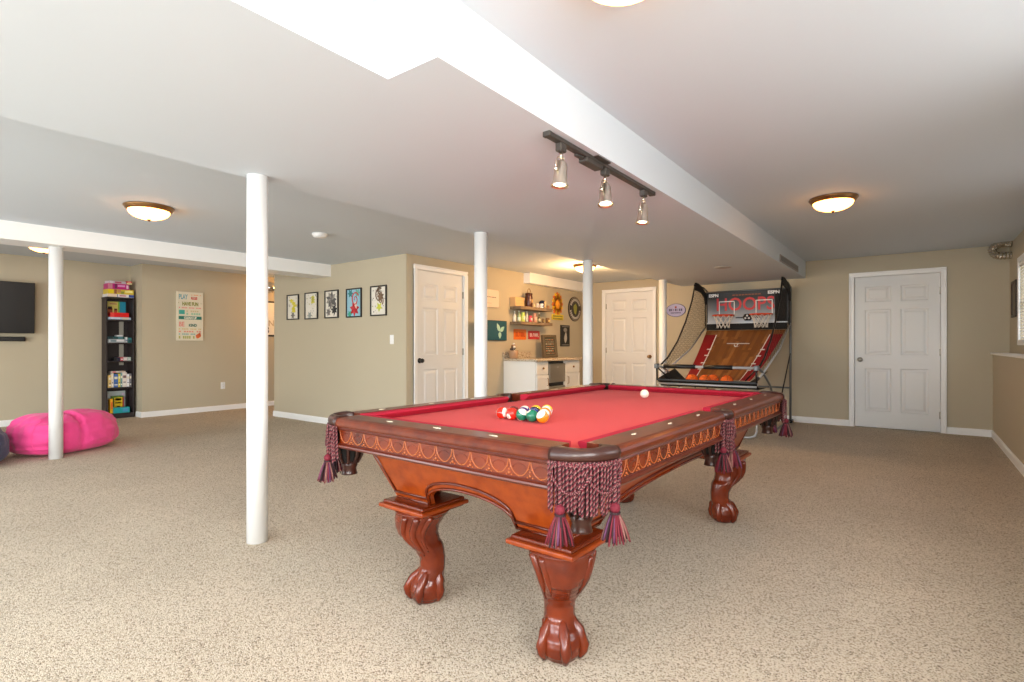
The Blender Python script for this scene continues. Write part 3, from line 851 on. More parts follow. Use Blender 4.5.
# side nets
def clip_lines(poly, slope, step):
    out = []; n = len(poly)
    cs = [p[1] - slope * p[0] for p in poly]; c = min(cs) + step / 2
    while c < max(cs):
        xs = []
        for i in range(n):
            (x0, y0), (x1, y1) = poly[i], poly[(i + 1) % n]; f0, f1 = y0 - slope * x0 - c, y1 - slope * x1 - c
            if (f0 < 0) != (f1 < 0): q = f0 / (f0 - f1); xs.append((x0 + (x1 - x0) * q, y0 + (y1 - y0) * q))
        xs.sort()
        out += [(xs[i], xs[i + 1]) for i in range(0, len(xs) - 1, 2)]; c += step
    return out
edge_px = [(695.3, 286.7), (692, 301), (685.5, 322), (677.6, 341), (668.4, 356.6), (661, 364.5)]
edge = [on_x(px, GX - fx, py) for px, py in edge_px]; edge = [(y - YB, z) for y, z in edge]
for sx in (-1, 1):
    poly = [(-.20, 1.93), (-.72, 1.99)] + edge[1:] + [(-2.05, .80), (-1.0, 1.02), (-.22, 1.38)]
    b = MB(); x = sx * fx
    for sl in (1.1, -1.1):
        for p, q in clip_lines(poly, sl, .060 if sx < 0 else .11): b.tube([(x, p[0], p[1]), (x, q[0], q[1])], .0020 if sx < 0 else .0014, M['net'], 4)
    pts = [(x, -.72, 1.995)] + [(x, y, z) for y, z in edge[1:]]
    b.tube(pts, .011, M['black'], 6); b.tube([(x, -.20, 1.93), (x, -.23, 1.65), (x, -.22, 1.40)], .009, M['black'], 6)
    nn = b.build('side_net', bg)
    b = MB(); prof = [(-.74, 1.99), (-.70, 2.035), (-.58, 2.03), (-.42, 1.995), (-.30, 1.94), (-.19, 1.86), (-.17, 1.74), (-.22, 1.74), (-.27, 1.84), (-.40, 1.90), (-.56, 1.92), (-.70, 1.92)]
    vs = [(x + .012 * s_, y, z) for s_ in (-1, 1) for y, z in prof]; k = len(prof)
    b.add(vs, [tuple(range(k)), tuple(range(2 * k - 1, k - 1, -1))] + [(i, (i + 1) % k, k + (i + 1) % k, k + i) for i in range(k)], M['blackmatte'])
    b.build('net_corner', bg)
BYs = [6.70, 6.67, 6.83, 6.70]
for i, (px, lab) in enumerate(((692, 'first from the left'), (705, 'second from the left'), (713, 'third from the left'), (726.8, 'at the right end'))):
    X, z = on_y(px, BYs[i])
    b = MB(); b.sphere((0, 0, 0), .074, M['bball'], 24, 16)
    for ax_ in range(3):
        pts = []
        for k in range(32):
            a = 2 * PI * k / 32; p = [0, 0, 0]; p[(ax_ + 1) % 3] = .0745 * math.cos(a); p[(ax_ + 2) % 3] = .0745 * math.sin(a); pts.append(p)
        b.tube(pts, .0016, M['black'], 4, closed=True)
    o = b.build('mini_basketball'); o.location = (X, BYs[i], .6015 + .074); o.rotation_euler = (i, .5 * i, .3)
    tag(o, 'orange mini basketball in the arcade game tray, %s' % lab, 'ball', 'mini basketballs in the tray')

# ------------------------------------------------------------------ bar along the wall
XBAR = XB
def L(name, label, cat, lx, z, ly=0, group=None, rz=PI / 2):     # place at wall coordinate lx (= Y), ly metres out of the wall
    return thing(name, label, cat, (XBAR + ly, lx, z), rz, group)
def front_panel(b, x0, x1, z0, z1, y, m, frame=.045):
    b.box(x0, x1, y, y + .018, z0, z1, m, .002)
    for a, c, e, f in ((x0, x1, z0, z0 + frame), (x0, x1, z1 - frame, z1), (x0, x0 + frame, z0 + frame, z1 - frame), (x1 - frame, x1, z0 + frame, z1 - frame)):
        b.box(a, c, y - .006, y, e, f, m)
def cabinet(x0, x1, label, knob_door):
    c = L('bar_cabinet', label, 'cabinet', (x0 + x1) / 2, 0); w = (x1 - x0) / 2
    b = MB(); b.box(-w, w, -.575, -.002, .10, .876, M['cab'], .002); b.box(-w + .02, w - .02, -.52, -.02, 0, .10, M['cab']); b.build('body', c)
    b = MB(); b.box(-w + .012, w - .012, -.595, -.576, .69, .862, M['cab'], .003); d = b.build('drawer', c)
    b = MB(); b.sphere((0, -.610, .776), .016, M['bronze'], 12, 8); b.cyl((0, -.595, .776), (0, -.607, .776), .007, M['bronze'], n=8); b.build('knob', d)
    b = MB(); front_panel(b, -w + .012, w - .012, .115, .675, -.595, M['cab']); d = b.build('door', c)
    b = MB(); hx_ = (-w + .05) * knob_door; b.tube([(hx_, -.6, .52), (hx_, -.622, .53), (hx_, -.622, .62), (hx_, -.6, .63)], .005, M['bronze'], 6); b.build('handle', d)
    return c
cabinet(6.29, 6.61, 'white bar cabinet at the left end with a plain side panel', -1)
cabinet(7.085, 7.52, 'white bar cabinet at the right end beside the post', 1)
fr = L('beverage_cooler', 'stainless steel undercounter beverage cooler between two white cabinets', 'appliance', 6.847, 0)
b = MB(); b.box(-.225, .225, -.56, -.01, .02, .868, M['black'], .004); b.build('body', fr)
b = MB(); b.box(-.22, .22, -.60, -.561, .555, .835, M['steel'], .006); b.box(-.02, .02, -.602, -.60, .775, .788, M['silver']); b.build('door', fr)
b = MB(); b.box(-.22, .22, -.60, -.561, .09, .50, M['steel'], .006); b.build('lower_panel', fr)
ct = L('bar_countertop', 'speckled granite countertop over the white bar cabinets', 'countertop', 6.905, 0)
b = MB(); b.box(-.635, .635, -.625, -.001, .878, .912, M['granite'], .004); b.build('worktop', ct)
b = MB(); b.box(-.635, .08, -.022, -.001, .912, 1.005, M['granite'], .003); b.build('backsplash', ct)
# vase with pine cones
lx = on_x(513.5, XBAR + .12)[0]
va = L('glass_vase', 'glass vase filled with brown and white decorations on the bar counter', 'vase', lx, .9125, .12)
b = MB(); b.lathe([(.05, 0), (.062, .01), (.070, .08), (.074, .12), (.071, .12), (.066, .08), (.058, .014), (.02, .010)], paint((176, 142, 112), .2), 20); b.build('jar', va)
b = MB()
for k in range(26):
    a = random.random() * 7; z = .03 + .19 * k / 26; rr = (.045 if z < .12 else .045 * (1 - (z - .12) / .13)) * math.sqrt(random.random()); b.sphere((rr * math.cos(a), rr * math.sin(a), z), .020, random.choice([paint((228, 222, 210)), paint((120, 92, 66)), paint((84, 70, 60)), paint((186, 160, 130))]), 8, 6)
b.build('filling', va)
# chalkboard
lx = on_x(549.5, XBAR + .22)[0]
cb = L('chalkboard_sign', 'small brown framed chalkboard sign leaning on the bar counter', 'sign', lx, .9125, .24, rz=PI / 2 - R(14))
TX = Matrix.Rotation(R(-7), 4, 'X')
b = MB()
for x0, x1, z0, z1 in ((-.15, .15, 0, .04), (-.15, .15, .32, .36), (-.15, -.11, .04, .32), (.11, .15, .04, .32)): b.box(x0, x1, -.02, .03, z0 + .004, z1 + .004, paint((96, 82, 60), .7), .004, X=TX)
b.build('frame', cb)
b = MB(); b.box(-.11, .11, -.004, .012, .04, .32, paint((66, 62, 48), .8), X=TX)
for r_ in range(7):
    x = -.085
    while x < .08:
        w_ = random.uniform(.012, .035); b.box(x, min(x + w_, .09), -.006, -.003, .065 + r_ * .036, .065 + r_ * .036 + (.016 if r_ in (1, 4) else .010), paint(random.choice([(176, 168, 140), (150, 140, 110), (186, 120, 80)]), .8), X=TX); x += w_ + .010
b.build('board', cb)
# floating shelves
sx0 = on_x(509.8, XBAR)[0]; sx1 = on_x(552.6, XBAR + .21)[0]; scx = (sx0 + sx1) / 2; shw = (sx1 - sx0) / 2
ZU, ZL = 1.695, 1.465
for z, lab in ((ZU, 'upper grey wooden wall shelf over the bar'), (ZL, 'lower grey wooden wall shelf over the bar')):
    sh = L('wall_shelf', lab, 'shelf', scx, z, group='bar wall shelves')
    b = MB(); b.box(-shw, shw, -.21, -.001, -.045, 0, M['shelf'], .003); b.build('shelf_board', sh)
def on_shelf(px, z, ly, name, label, cat, build, group=None, rz=PI / 2):
    o = L(name, label, cat, on_x(px, XBAR + ly)[0], z + .0006, ly, group, rz); build(o); return o
def bx(o):
    b = MB(); b.box(-.115, .115, -.052, .052, 0, .14, paint((216, 172, 120), .6), .002)
    for z in (.045, .09): b.box(-.1155, .1155, -.0525, -.051, z, z + .002, paint((170, 124, 78)))
    b.build('box_body', o)
on_shelf(517.2, ZU, .056, 'wooden_box', 'pale wooden box on the upper bar shelf', 'box', bx)
def lantern(o):
    b = MB(); b.lathe([(.056, 0), (.060, .01), (.060, .15), (.050, .185), (.056, .19), (.056, .215), (.02, .225)], paint((74, 34, 20), .3), 16); b.build('body', o)
    b = MB(); b.tube([(.046 * math.cos(a), 0, .205 + .085 * math.sin(a)) for a in [PI * i / 12 for i in range(13)]], .004, M['bronze'], 6); b.build('bail_handle', o)
    b = MB(); b.box(-.018, .018, -.063, -.059, .07, .12, paint((206, 166, 110))); b.build('tag', o)
on_shelf(529.0, ZU, .11, 'lantern', 'dark brown lantern jug with wire handle on the upper bar shelf', 'lantern', lantern)
def cup(h, r, c, top=None):
    def f(o):
        b = MB(); b.lathe([(r * .9, 0), (r, .006), (r, h * .8), (r * .94, h), (r * .86, h), (r * .86, h * .3)], c if not isinstance(c, tuple) else paint(c, .35), 14); b.build('cup_body', o)
        if top:
            b = MB(); b.box(-r * .7, r * .7, -r * 1.03, -r * .93, h * .25, h * .6, paint(top)); b.build('label_band', o)
    return f
on_shelf(533.8, ZU, .10, 'small_jar', 'small cream jar right of the lantern on the upper bar shelf', 'jar', cup(.062, .022, (226, 206, 170)))
on_shelf(537.6, ZU, .13, 'small_jar', 'white jar in front of the navy bowl on the upper bar shelf', 'jar', cup(.070, .026, (232, 226, 220), (180, 170, 190)))
on_shelf(541.6, ZU, .15, 'mug', 'white and blue mug on the upper bar shelf', 'mug', cup(.072, .028, (236, 238, 244), (120, 140, 190)))
def helmet(o):
    b = MB(); b.sphere((0, 0, .072), .062, paint((34, 44, 74), .25), 18, 12, (1, 1, 1.1)); b.cyl((0, 0, 0), (0, 0, .03), .04, paint((50, 54, 70)), n=16); b.build('ball_body', o)
on_shelf(542.2, ZU, .065, 'dark_globe', 'dark blue round ornament behind the mug on the upper bar shelf', 'ornament', helmet)
def bottle(h, r, c, neck=.5, cap=None, lab=None):
    def f(o):
        m = paint(c, .2)
        b = MB(); b.lathe([(r * .9, 0), (r, .006), (r, h * neck), (r * .4, h * (neck + .2)), (r * .36, h * .97), (r * .1, h)], m, 14); b.build('bottle_body', o)
        if lab: b = MB(); b.lathe([(r * 1.02, h * .12), (r * 1.02, h * neck * .85)], paint(lab), 14, caps=False); b.build('bottle_label', o)
        if cap: b = MB(); b.lathe([(r * .45, h * .92), (r * .45, h + .006), (.002, h + .008)], paint(cap), 10); b.build('bottle_cap', o)
    return f
on_shelf(545.0, ZU, .12, 'tall_shot_glass', 'tall cream glass beyond the blue ornament on the upper bar shelf', 'glass', cup(.115, .018, (220, 190, 140)))
on_shelf(548.3, ZU, .165, 'small_jar', 'tiny tan jar at the right end of the upper bar shelf', 'jar', cup(.05, .02, (176, 130, 88)))
for px, nm, fn, lab, ly in ((514.6, 'glass_bottle', bottle(.155, .022, (226, 226, 220), .55, (240, 240, 236), (238, 238, 232)), 'white bottle at the left end of the lower bar shelf', .035),
                        (519.0, 'glass_bottle', bottle(.165, .026, (176, 196, 150), .5, (230, 236, 226), (226, 232, 214)), 'pale green bottle on the lower bar shelf', .06),
                        (523.0, 'drink_can', cup(.145, .029, (206, 226, 110), (240, 246, 226)), 'yellow-green can on the lower bar shelf', .09),
                        (526.8, 'glass_bottle', bottle(.165, .025, (230, 236, 230), .55, (226, 230, 220), (238, 240, 226)), 'clear bottle with white label beside the yellow-green can', .08),
                        (530.4, 'drink_can', cup(.10, .028, (206, 70, 84), (240, 226, 226)), 'red and white can on the lower bar shelf', .14),
                        (534.6, 'drinking_glass', cup(.145, .030, (206, 150, 130), (236, 206, 190)), 'pinkish tall glass in the middle of the lower bar shelf', .11),
                        (539.2, 'glass_bottle', bottle(.15, .025, (84, 78, 56), .5, (226, 220, 206), (196, 190, 160)), 'dark green bottle with light label on the lower bar shelf', .11),
                        (543.0, 'small_jar', cup(.07, .022, (120, 96, 60), (180, 150, 80)), 'short brown jar on the lower bar shelf', .13),
                        (547.5, 'small_jar', cup(.082, .034, (120, 84, 44), (236, 206, 120)), 'wide gold and brown jar at the right end of the lower bar shelf', .15)):
    on_shelf(px, ZL, ly, nm, lab, 'bottle' if 'bottle' in nm else ('can' if 'can' in nm else 'jar' if 'jar' in nm else 'glass'), fn, 'drinks on the lower shelf')

# signs on the bar wall
def rect_x(px0, px1, py0, py1, X):
    Y0, za = on_x(px0, X); Y1, zb = on_x(px1, X); ym = (Y0 + Y1) / 2; zm = (za + zb) / 2
    return ym, (Y1 - Y0) / 2, H + (YH - py1) * zm / F, H + (YH - py0) * zm / F
def sign(name, label, cat, px0, px1, py0, py1, X=None, cx=0):
    ym, w, z0, z1 = rect_x(px0, px1, py0, py1, XBAR if X is None else X)
    return thing(name, label, cat, (XBAR if X is None else X, ym, (z0 + z1) / 2), PI / 2), w, (z1 - z0) / 2
def round_plate(b, w, h, r, y0, y1, m):
    pts = []
    for cx, cz, a0 in ((w - r, h - r, 0), (-w + r, h - r, PI / 2), (-w + r, -h + r, PI), (w - r, -h + r, 1.5 * PI)):
        pts += [(cx + r * math.cos(a0 + PI / 2 * i / 5), cz + r * math.sin(a0 + PI / 2 * i / 5)) for i in range(6)]
    b.plate(pts, y0, y1, m)
s, w, h = sign('wall_plaque', 'blush white rounded plaque on the bar wall beside the post', 'sign', 478.5, 498, 289.5, 307)
b = MB(); round_plate(b, w, h, .03, -.018, 0, paint((232, 206, 184), .6)); b.build('plaque_board', s)
b = MB()
for i in range(7): b.box(-w * .4 + i * w * .16, -w * .4 + i * w * .16 + w * .12, -.0195, -.018, .014, .024, paint((90, 74, 66)))
b.box(-w * .4, w * .2, -.0195, -.018, -.07, -.066, paint((170, 140, 124))); b.build('lettering', s)
s, w, h = sign('leaf_picture', 'dark teal picture of a pale three-leaf sprig on the bar wall', 'picture', 476, 505.3, 320.3, 340.5)
b = MB(); b.box(-w, w, -.03, 0, -h, h, paint((10, 28, 36), .5), .003); b.box(-w + .008, w - .008, -.0315, -.03, -h + .008, h - .008, paint((8, 78, 94), .6)); b.build('canvas', s)
def leaf(b, x, z, ang, ln, wd, m, y=-.0335, th=.0026):
    pts = [(ln * q, wd * math.sin(PI * q ** .8)) for q in [i / 8 for i in range(9)]] + [(ln * q, -wd * math.sin(PI * q ** .8)) for q in [i / 8 for i in range(7, 0, -1)]]
    c_, s_ = math.cos(ang), math.sin(ang); b.plate([(x + a * c_ - d * s_, z + a * s_ + d * c_) for a, d in pts], y, y + th, m)
b = MB(); lm = paint((170, 210, 194), .6); ex = w * .48
leaf(b, ex, -h * .1, R(118), h * .95, h * .23, lm); leaf(b, ex + .01, -h * .1, R(38), h * .85, h * .22, lm); leaf(b, ex, -h * .12, R(-88), h * .70, h * .24, lm); b.build('leaf_motif', s)
def plate_sign(label, px0, px1, py0, py1, c, tc_, z=-.008):
    s, w, h = sign('metal_plate_sign', label, 'sign', px0, px1, py0, py1)
    b = MB(); round_plate(b, w, h, .012, -.008, 0, paint(c, .35)); b.build('plate', s)
    b = MB(); x = -w * .75
    k = 0
    while x < w * .68:
        ww = w * .20
        kind = k % 4
        z0, z1 = -h * .42, h * .42
        y0 = -.0095
        mt = paint(tc_)
        b.box(x, x + ww * .35, y0, -.008, z0, z1, mt)
        if kind != 1: b.box(x, x + ww, y0, -.008, z1 - h * .16, z1, mt)
        if kind != 2: b.box(x, x + ww, y0, -.008, z0, z0 + h * .16, mt)
        if kind in (0, 3): b.box(x + ww * .65, x + ww, y0, -.008, z0, z1, mt)
        x += ww * 1.35; k += 1
    b.build('lettering', s)
plate_sign('orange licence plate sign under the bar shelves', 513.6, 525.8, 329.3, 339.6, (222, 110, 26), (176, 60, 20))
plate_sign('red plate sign with white characters under the bar shelves', 528.1, 539.2, 330.9, 339.3, (190, 34, 34), (240, 226, 220))
s, w, h = sign('sun_sign', 'yellow and orange sunburst sign with a lettered banner on the bar wall', 'sign', 551.3, 562.6, 294.3, 320)
b = MB(); zc2 = h * .22; ro = w * .98
for k in range(16):
    a = 2 * PI * k / 16; c_, s_ = math.cos(a), math.sin(a); sz = 1.18
    P_ = lambda r_, dd: ((r_ * c_ - dd * s_), zc2 + sz * (r_ * s_ + dd * c_))
    b.plate([P_(ro * .40, -.03), P_(ro * .75, -.036), P_(ro, .012), P_(ro * .75, .036), P_(ro * .40, .03)], -.016, 0, paint((236, 180, 20) if k % 2 else (216, 112, 24), .5))
b.lathe([(ro * .46, 0), (ro * .44, .02), (ro * .2, .026), (.005, .027)], paint((232, 150, 26), .5), 24, X=Matrix.Translation((0, 0, zc2)) @ Matrix.Rotation(PI / 2, 4, 'X'))
for k in range(0):
    a = 2 * PI * k / 8; b.lathe([(.018, 0), (.014, .030)], paint((186, 84, 20)), 8, X=Matrix.Translation((ro * .3 * math.cos(a), 0, zc2 + ro * .3 * math.sin(a))) @ Matrix.Rotation(PI / 2, 4, 'X'))
b.build('sunburst', s)
b = MB(); b.box(-w, w, -.02, 0, -h, -h * .58, paint((214, 190, 40), .5), .004)
for r_ in range(2):
    for i in range(8): b.box(-w * .85 + i * w * .21, -w * .85 + i * w * .21 + w * .14, -.0215, -.02, -h * (.72 + .18 * r_) - .012, -h * (.72 + .18 * r_) + .012, paint((84, 90, 24)))
b.build('banner', s)
s, w, h = sign('round_sign', 'round black sign with pale lettering and a yellow-green centre on the bar wall', 'sign', 568.1, 580.2, 296.6, 321.7)
rr = h * .98; X90 = Matrix.Rotation(PI / 2, 4, 'X')
b = MB(); b.lathe([(rr, 0), (rr, .016), (rr * .97, .02), (.01, .02)], paint((30, 28, 30), .4), 40, X=X90); b.build('disc', s)
b = MB(); b.lathe([(rr * .96, .0205), (rr * .90, .0215)], paint((150, 130, 110)), 40, X=X90, caps=False); b.lathe([(rr * .55, .0205), (rr * .52, .0215)], paint((110, 100, 90)), 40, X=X90, caps=False)
for k in range(26):
    a = 2 * PI * k / 26
    if k in (0, 13, 1, 12): continue
    c_, s_ = math.cos(a), math.sin(a)
    q = [((r_ * c_ - d_ * s_), (r_ * s_ + d_ * c_)) for r_, d_ in ((rr * .64, -.014), (rr * .84, -.014), (rr * .84, .014), (rr * .64, .014))]
    b.plate(q, -.0225, -.020, paint((190, 186, 178)))
b.build('ring_lettering', s)
b = MB(); b.plate([(rr * .26 * math.cos(a) * (1 + .15 * math.sin(3 * a)), rr * .42 * math.sin(a) * (1 + .1 * math.cos(5 * a))) for a in [2 * PI * i / 24 for i in range(24)]], -.0235, -.02, paint((150, 150, 60))); b.build('emblem', s)
s, w, h = sign('small_dark_picture', 'small black and white picture under the round sign on the bar wall', 'picture', 560.0, 568.9, 325.2, 346.3)
b = MB(); b.box(-w, w, -.018, 0, -h, h, paint((36, 32, 28), .5), .003); b.box(-w + .012, w - .012, -.0195, -.018, -h + .012, h - .012, paint((20, 18, 18), .6)); b.build('frame', s)
b = MB(); leaf(b, -.005, -h * .7, R(84), h * 1.1, w * .30, paint((190, 184, 172)), -.021)
b.plate([(-w * .05 + w * .4 * math.cos(a), h * .55 + h * .2 * math.sin(a)) for a in [2 * PI * i / 14 for i in range(14)]], -.021, -.019, paint((140, 134, 124))); b.box(-w * .8, w * .8, -.0205, -.019, h * .82, h * .9, paint((120, 114, 106))); b.box(-w * .8, w * .8, -.0205, -.019, -h * .9, -h * .82, paint((120, 114, 106)))
b.build('print', s)
# oval sign on the back wall
X0, za = on_y(666.3, YB); X1, zb = on_y(686, YB); zm = (za + zb) / 2; hz = H + (YH - 310.3) * zm / F; w = (X1 - X0) / 2; h = 6.7 * zm / F
s = thing('oval_sign', 'blue and white oval sign on the back wall beside the basketball game', 'sign', ((X0 + X1) / 2, YB, hz), 0)
def ell(b, w, h, y0, y1, m, cx=0, cz=0): b.plate([(cx + w * math.cos(2 * PI * i / 36), cz + h * math.sin(2 * PI * i / 36)) for i in range(36)], y0, y1, m)
b = MB(); ell(b, w, h, -.014, 0, paint((70, 66, 110), .4)); ell(b, w * .94, h * .91, -.0155, -.013, paint((146, 146, 194), .4)); b.build('plate', s)
b = MB(); ell(b, w * .11, h * .17, -.017, -.015, paint((120, 24, 32)), 0, h * .45)
for i, ww in enumerate((.16, .10, .06, .16, .06, .14, .14)):
    b.box(w * (-.68 + i * .2), w * (-.68 + i * .2 + ww), -.017, -.015, -h * .12, h * .22, paint((52, 52, 96)))
for i in range(8): b.box(w * (-.5 + i * .13), w * (-.5 + i * .13 + .09), -.017, -.015, -h * .48, -h * .30, paint((60, 60, 104)))
b.build('lettering', s)
# ------------------------------------------------------------------ five pictures
pics = [(287.1, 298.7, 294.6, 319.7), (304.9, 317.8, 292.4, 319.2), (324.8, 338.3, 290.2, 318.2), (346.3, 361.5, 288.3, 317.4), (370.5, 386.5, 285.6, 315.8)]
plab = ['leftmost small black-framed print with a yellow splash and small leaves', 'second black-framed print with a small yellow sprig near its top', 'middle black-framed print with dark grey blossoms',
        'fourth black-framed print with red curls on pale blue', 'rightmost black-framed print with brown curls and a yellow patch']
def blob(b, cx, cz, rx, rz_, m, n=18, wob=.2, ph=0, y=-.0125):
    b.plate([(cx + rx * math.cos(a) * (1 + wob * math.sin(3 * a + ph)), cz + rz_ * math.sin(a) * (1 + wob * math.cos(4 * a + ph))) for a in [2 * PI * i / n for i in range(n)]], y, -.0102, m)
for i, (p0, p1, q0, q1) in enumerate(pics):
    X0, za = on_y(p0, YP - .012); X1, zb = on_y(p1, YP - .012); w = (X1 - X0) / 2
    zm = (za + zb) / 2; zc3 = H + (YH - (q0 + q1) / 2) * zm / F; h = (q1 - q0) / 2 * zm / F
    s = thing('framed_print', plab[i], 'picture', ((X0 + X1) / 2, YP, zc3), 0, 'five framed prints')
    fw = .016; b = MB(); fm = paint((24, 20, 18), .4)
    for x0, x1, z0, z1 in ((-w, w, -h, -h + fw), (-w, w, h - fw, h), (-w, -w + fw, -h + fw, h - fw), (w - fw, w, -h + fw, h - fw)): b.box(x0, x1, -.024, 0, z0, z1, fm, .003)
    b.build('frame', s)
    b = MB(); W, Hh = w - fw, h - fw
    b.box(-W, W, -.010, -.001, -Hh, Hh, paint((146, 190, 206), .7) if i == 3 else M['paper'])
    rnd = random.Random(i)
    if i != 3:
        for k in range(22):
            blob(b, rnd.uniform(-.85, .85) * W, rnd.uniform(-.9, .9) * Hh, rnd.uniform(.004, .010), rnd.uniform(.004, .012), paint(rnd.choice([(150, 146, 138), (110, 108, 104), (170, 164, 150), (190, 180, 120)])), 8, .3, k, -.0115)
    def curl(cx, cz, r, turns, c, w0, ph=0):
        q_ = [(max(-W * .9, min(W * .9, cx + r * (1 - t * .8) * math.cos(ph + turns * 2 * PI * t))), max(-Hh * .93, min(Hh * .93, cz + 1.25 * r * (1 - t * .8) * math.sin(ph + turns * 2 * PI * t)))) for t in [k / 22 for k in range(23)]]
        b.tube([(x_, -.0115, z_) for x_, z_ in q_], [min(w0, .0095) * (1 - .5 * k / 22) for k in range(23)], paint(c, .7), 5)
    def petals(cx, cz, r, n, c, ph=0):
        for k in range(n): leaf(b, cx, cz, ph + 2 * PI * k / n, r, r * .24, paint(c[k % len(c)], .7), -.0125 - .0003 * k)
    if i == 0:
        for k in range(5): blob(b, W * rnd.uniform(-.3, .4), Hh * (.55 - .22 * k), W * .32, Hh * .14, paint((214, 202, 52)), 14, .3, k)
        petals(0, -Hh * .72, W * .4, 6, [(120, 116, 110)])
    if i == 1:
        for k in range(3): blob(b, W * .25, Hh * (.66 - .18 * k), W * .32, Hh * .12, paint((206, 200, 90)), 14, .3, k)
        petals(-W * .3, -Hh * .78, W * .4, 6, [(150, 156, 150)])
    if i == 2:
        petals(-W * .05, Hh * .35, W * .85, 9, [(96, 94, 92), (150, 144, 136)]); curl(W * .2, -Hh * .15, W * .5, 1.6, (96, 92, 90), .012)
        petals(W * .45, -Hh * .45, W * .5, 7, [(44, 44, 46)], .3); petals(-W * .5, -Hh * .6, W * .42, 6, [(120, 116, 112)], .2)
    if i == 3:
        petals(W * .1, -Hh * .45, W * .7, 7, [(176, 26, 40), (196, 62, 66)], .2)
        curl(W * .2, Hh * .25, W * .55, 1.5, (196, 62, 66), .028, .5); leaf(b, W * .15, Hh * .1, R(-70), Hh * .6, W * .16, paint((232, 196, 180)), -.0135)
        petals(-W * .5, Hh * .72, W * .4, 6, [(60, 130, 130)]); petals(W * .5, Hh * .72, W * .4, 6, [(110, 170, 150)]); petals(-W * .6, -Hh * .82, W * .35, 6, [(60, 160, 130)])
    if i == 4:
        curl(W * .1, Hh * .4, W * .55, 1.6, (110, 86, 66), .030, 1.0); curl(W * .35, Hh * .02, W * .35, 1.4, (126, 100, 78), .024, -1); leaf(b, -W * .1, Hh * .6, R(50), W * .8, W * .14, paint((96, 76, 60)))
        petals(W * .3, Hh * .3, W * .5, 7, [(110, 86, 66), (140, 114, 90)], .4)
        petals(W * .1, -Hh * .45, W * .45, 5, [(206, 206, 70), (190, 196, 60)], .9)
    b.build('print', s)

# ------------------------------------------------------------------ playroom poster
s, w, h = sign('playroom_poster', 'tall cream canvas poster of coloured playroom rules on the tan wall', 'poster', 176.0, 202.3, 292.2, 340.6, XPO)
b = MB(); b.box(-w, w, -.035, 0, -h, h, paint((226, 218, 196), .7), .003); b.build('canvas', s)
b = MB(); y = -.0362
def tx(t, z, sz, c, x=None, al='LEFT', sx=1, bold=.002): b.text(t, sz, -w * .86 if x is None else x, z, y, paint(c, .7), al, bold=bold, sx=sx)
def dash(z, hh, c, x0=-.86, x1=.86, n=12):
    xx = x0 * w; st = (x1 - x0) * w / n
    for k in range(n):
        if (k * 7) % 5 != 2: b.box(xx + k * st, xx + k * st + st * .72, y - .0002, y + .0012, z, z + hh, paint(c, .7))
tx('PLAY', h * .70, h * .27, (120, 170, 180), sx=1.0 * w / h * 1.05, bold=.004)
dash(h * .86, h * .04, (224, 160, 110), .08, .82, 8); tx('RULES', h * .70, h * .14, (206, 70, 60), x=w * .05, sx=w / h * 1.25, bold=.003)
tx('HAVE FUN', h * .44, h * .20, (140, 142, 60), x=0, al='CENTER', sx=w / h * 1.30, bold=.004); dash(h * .53, h * .02, (140, 142, 60), -.9, -.82, 1); dash(h * .53, h * .02, (140, 142, 60), .8, .88, 1)
dash(h * .32, h * .05, (226, 150, 140), n=16)
b.box(-w * .85, -w * .42, y, y + .0012, h * .08, h * .25, paint((70, 170, 156))); dash(h * .18, h * .06, (206, 190, 150), -.3, .82, 7); dash(h * .06, h * .08, (160, 200, 170), -.3, .82, 6)
b.box(-w * .87, w * .87, y, y + .0012, -h * .13, h * .0, paint((40, 120, 106)))
b.text('CLEAN UP', h * .125, 0, -h * .11, y - .001, paint((232, 226, 206)), 'CENTER', bold=.003, sx=w / h * 1.65)
tx('BE', -h * .42, h * .27, (226, 130, 120), sx=w / h * 1.45, bold=.002); tx('KIND', -h * .42, h * .15, (60, 110, 96), x=-w * .12, sx=w / h * 1.7, bold=.003)
dash(-h * .55, h * .05, (214, 190, 130), n=14); dash(-h * .66, h * .06, (230, 150, 130), n=9); dash(-h * .76, h * .05, (120, 176, 176), -.86, .4, 10); dash(-h * .92, h * .11, (176, 176, 100), -.86, .36, 8)
b.plate([(w * (.62 + .2 * math.cos(a)), -h * .80 + h * .10 * math.sin(a) * (1 + .3 * math.sin(2 * a))) for a in [2 * PI * i / 20 for i in range(20)]], y - .001, y + .001, paint((226, 110, 60)))
b.plate([(w * .66, -h * .70), (w * .76, -h * .66), (w * .80, -h * .74), (w * .70, -h * .80)], y - .001, y + .001, paint((226, 110, 60)))
b.build('lettering', s)

# ------------------------------------------------------------------ hallway: wall hanging and chrome sconce
ya = on_x(250, XPO)[0]; yb_ = on_x(277.5, XPO)[0]; zz1 = H + (YH - 301.5) * on_x(270, XPO)[1] / F; zz0 = H + (YH - 336.5) * on_x(270, XPO)[1] / F
s = thing('hanging_banner', 'white lettered wall banner with black rods in the hallway', 'wall hanging', (XPO, (ya + yb_) / 2, zz0), PI / 2); w = (yb_ - ya) / 2; hb = zz1 - zz0
b = MB(); b.box(-w, w, -.012, -.004, .02, hb - .01, paint((240, 232, 214), .7)); b.build('banner_sheet', s)
b = MB(); tw = w * .62
b.text('ON', .15, w - .31, hb * .30, -.0135, paint((190, 176, 150)), 'LEFT', bold=.002); b.text('ns', .22, w - .36, hb * .10, -.0135, paint((60, 46, 36)), 'LEFT', bold=.006); b.build('lettering', s)
for z in (0, hb - .025):
    b = MB(); b.box(-w - .01, w + .01, -.02, -.002, z, z + .03, M['black'], .004); b.build('rod', s)
zs_ = on_x(270, XPO + .1)
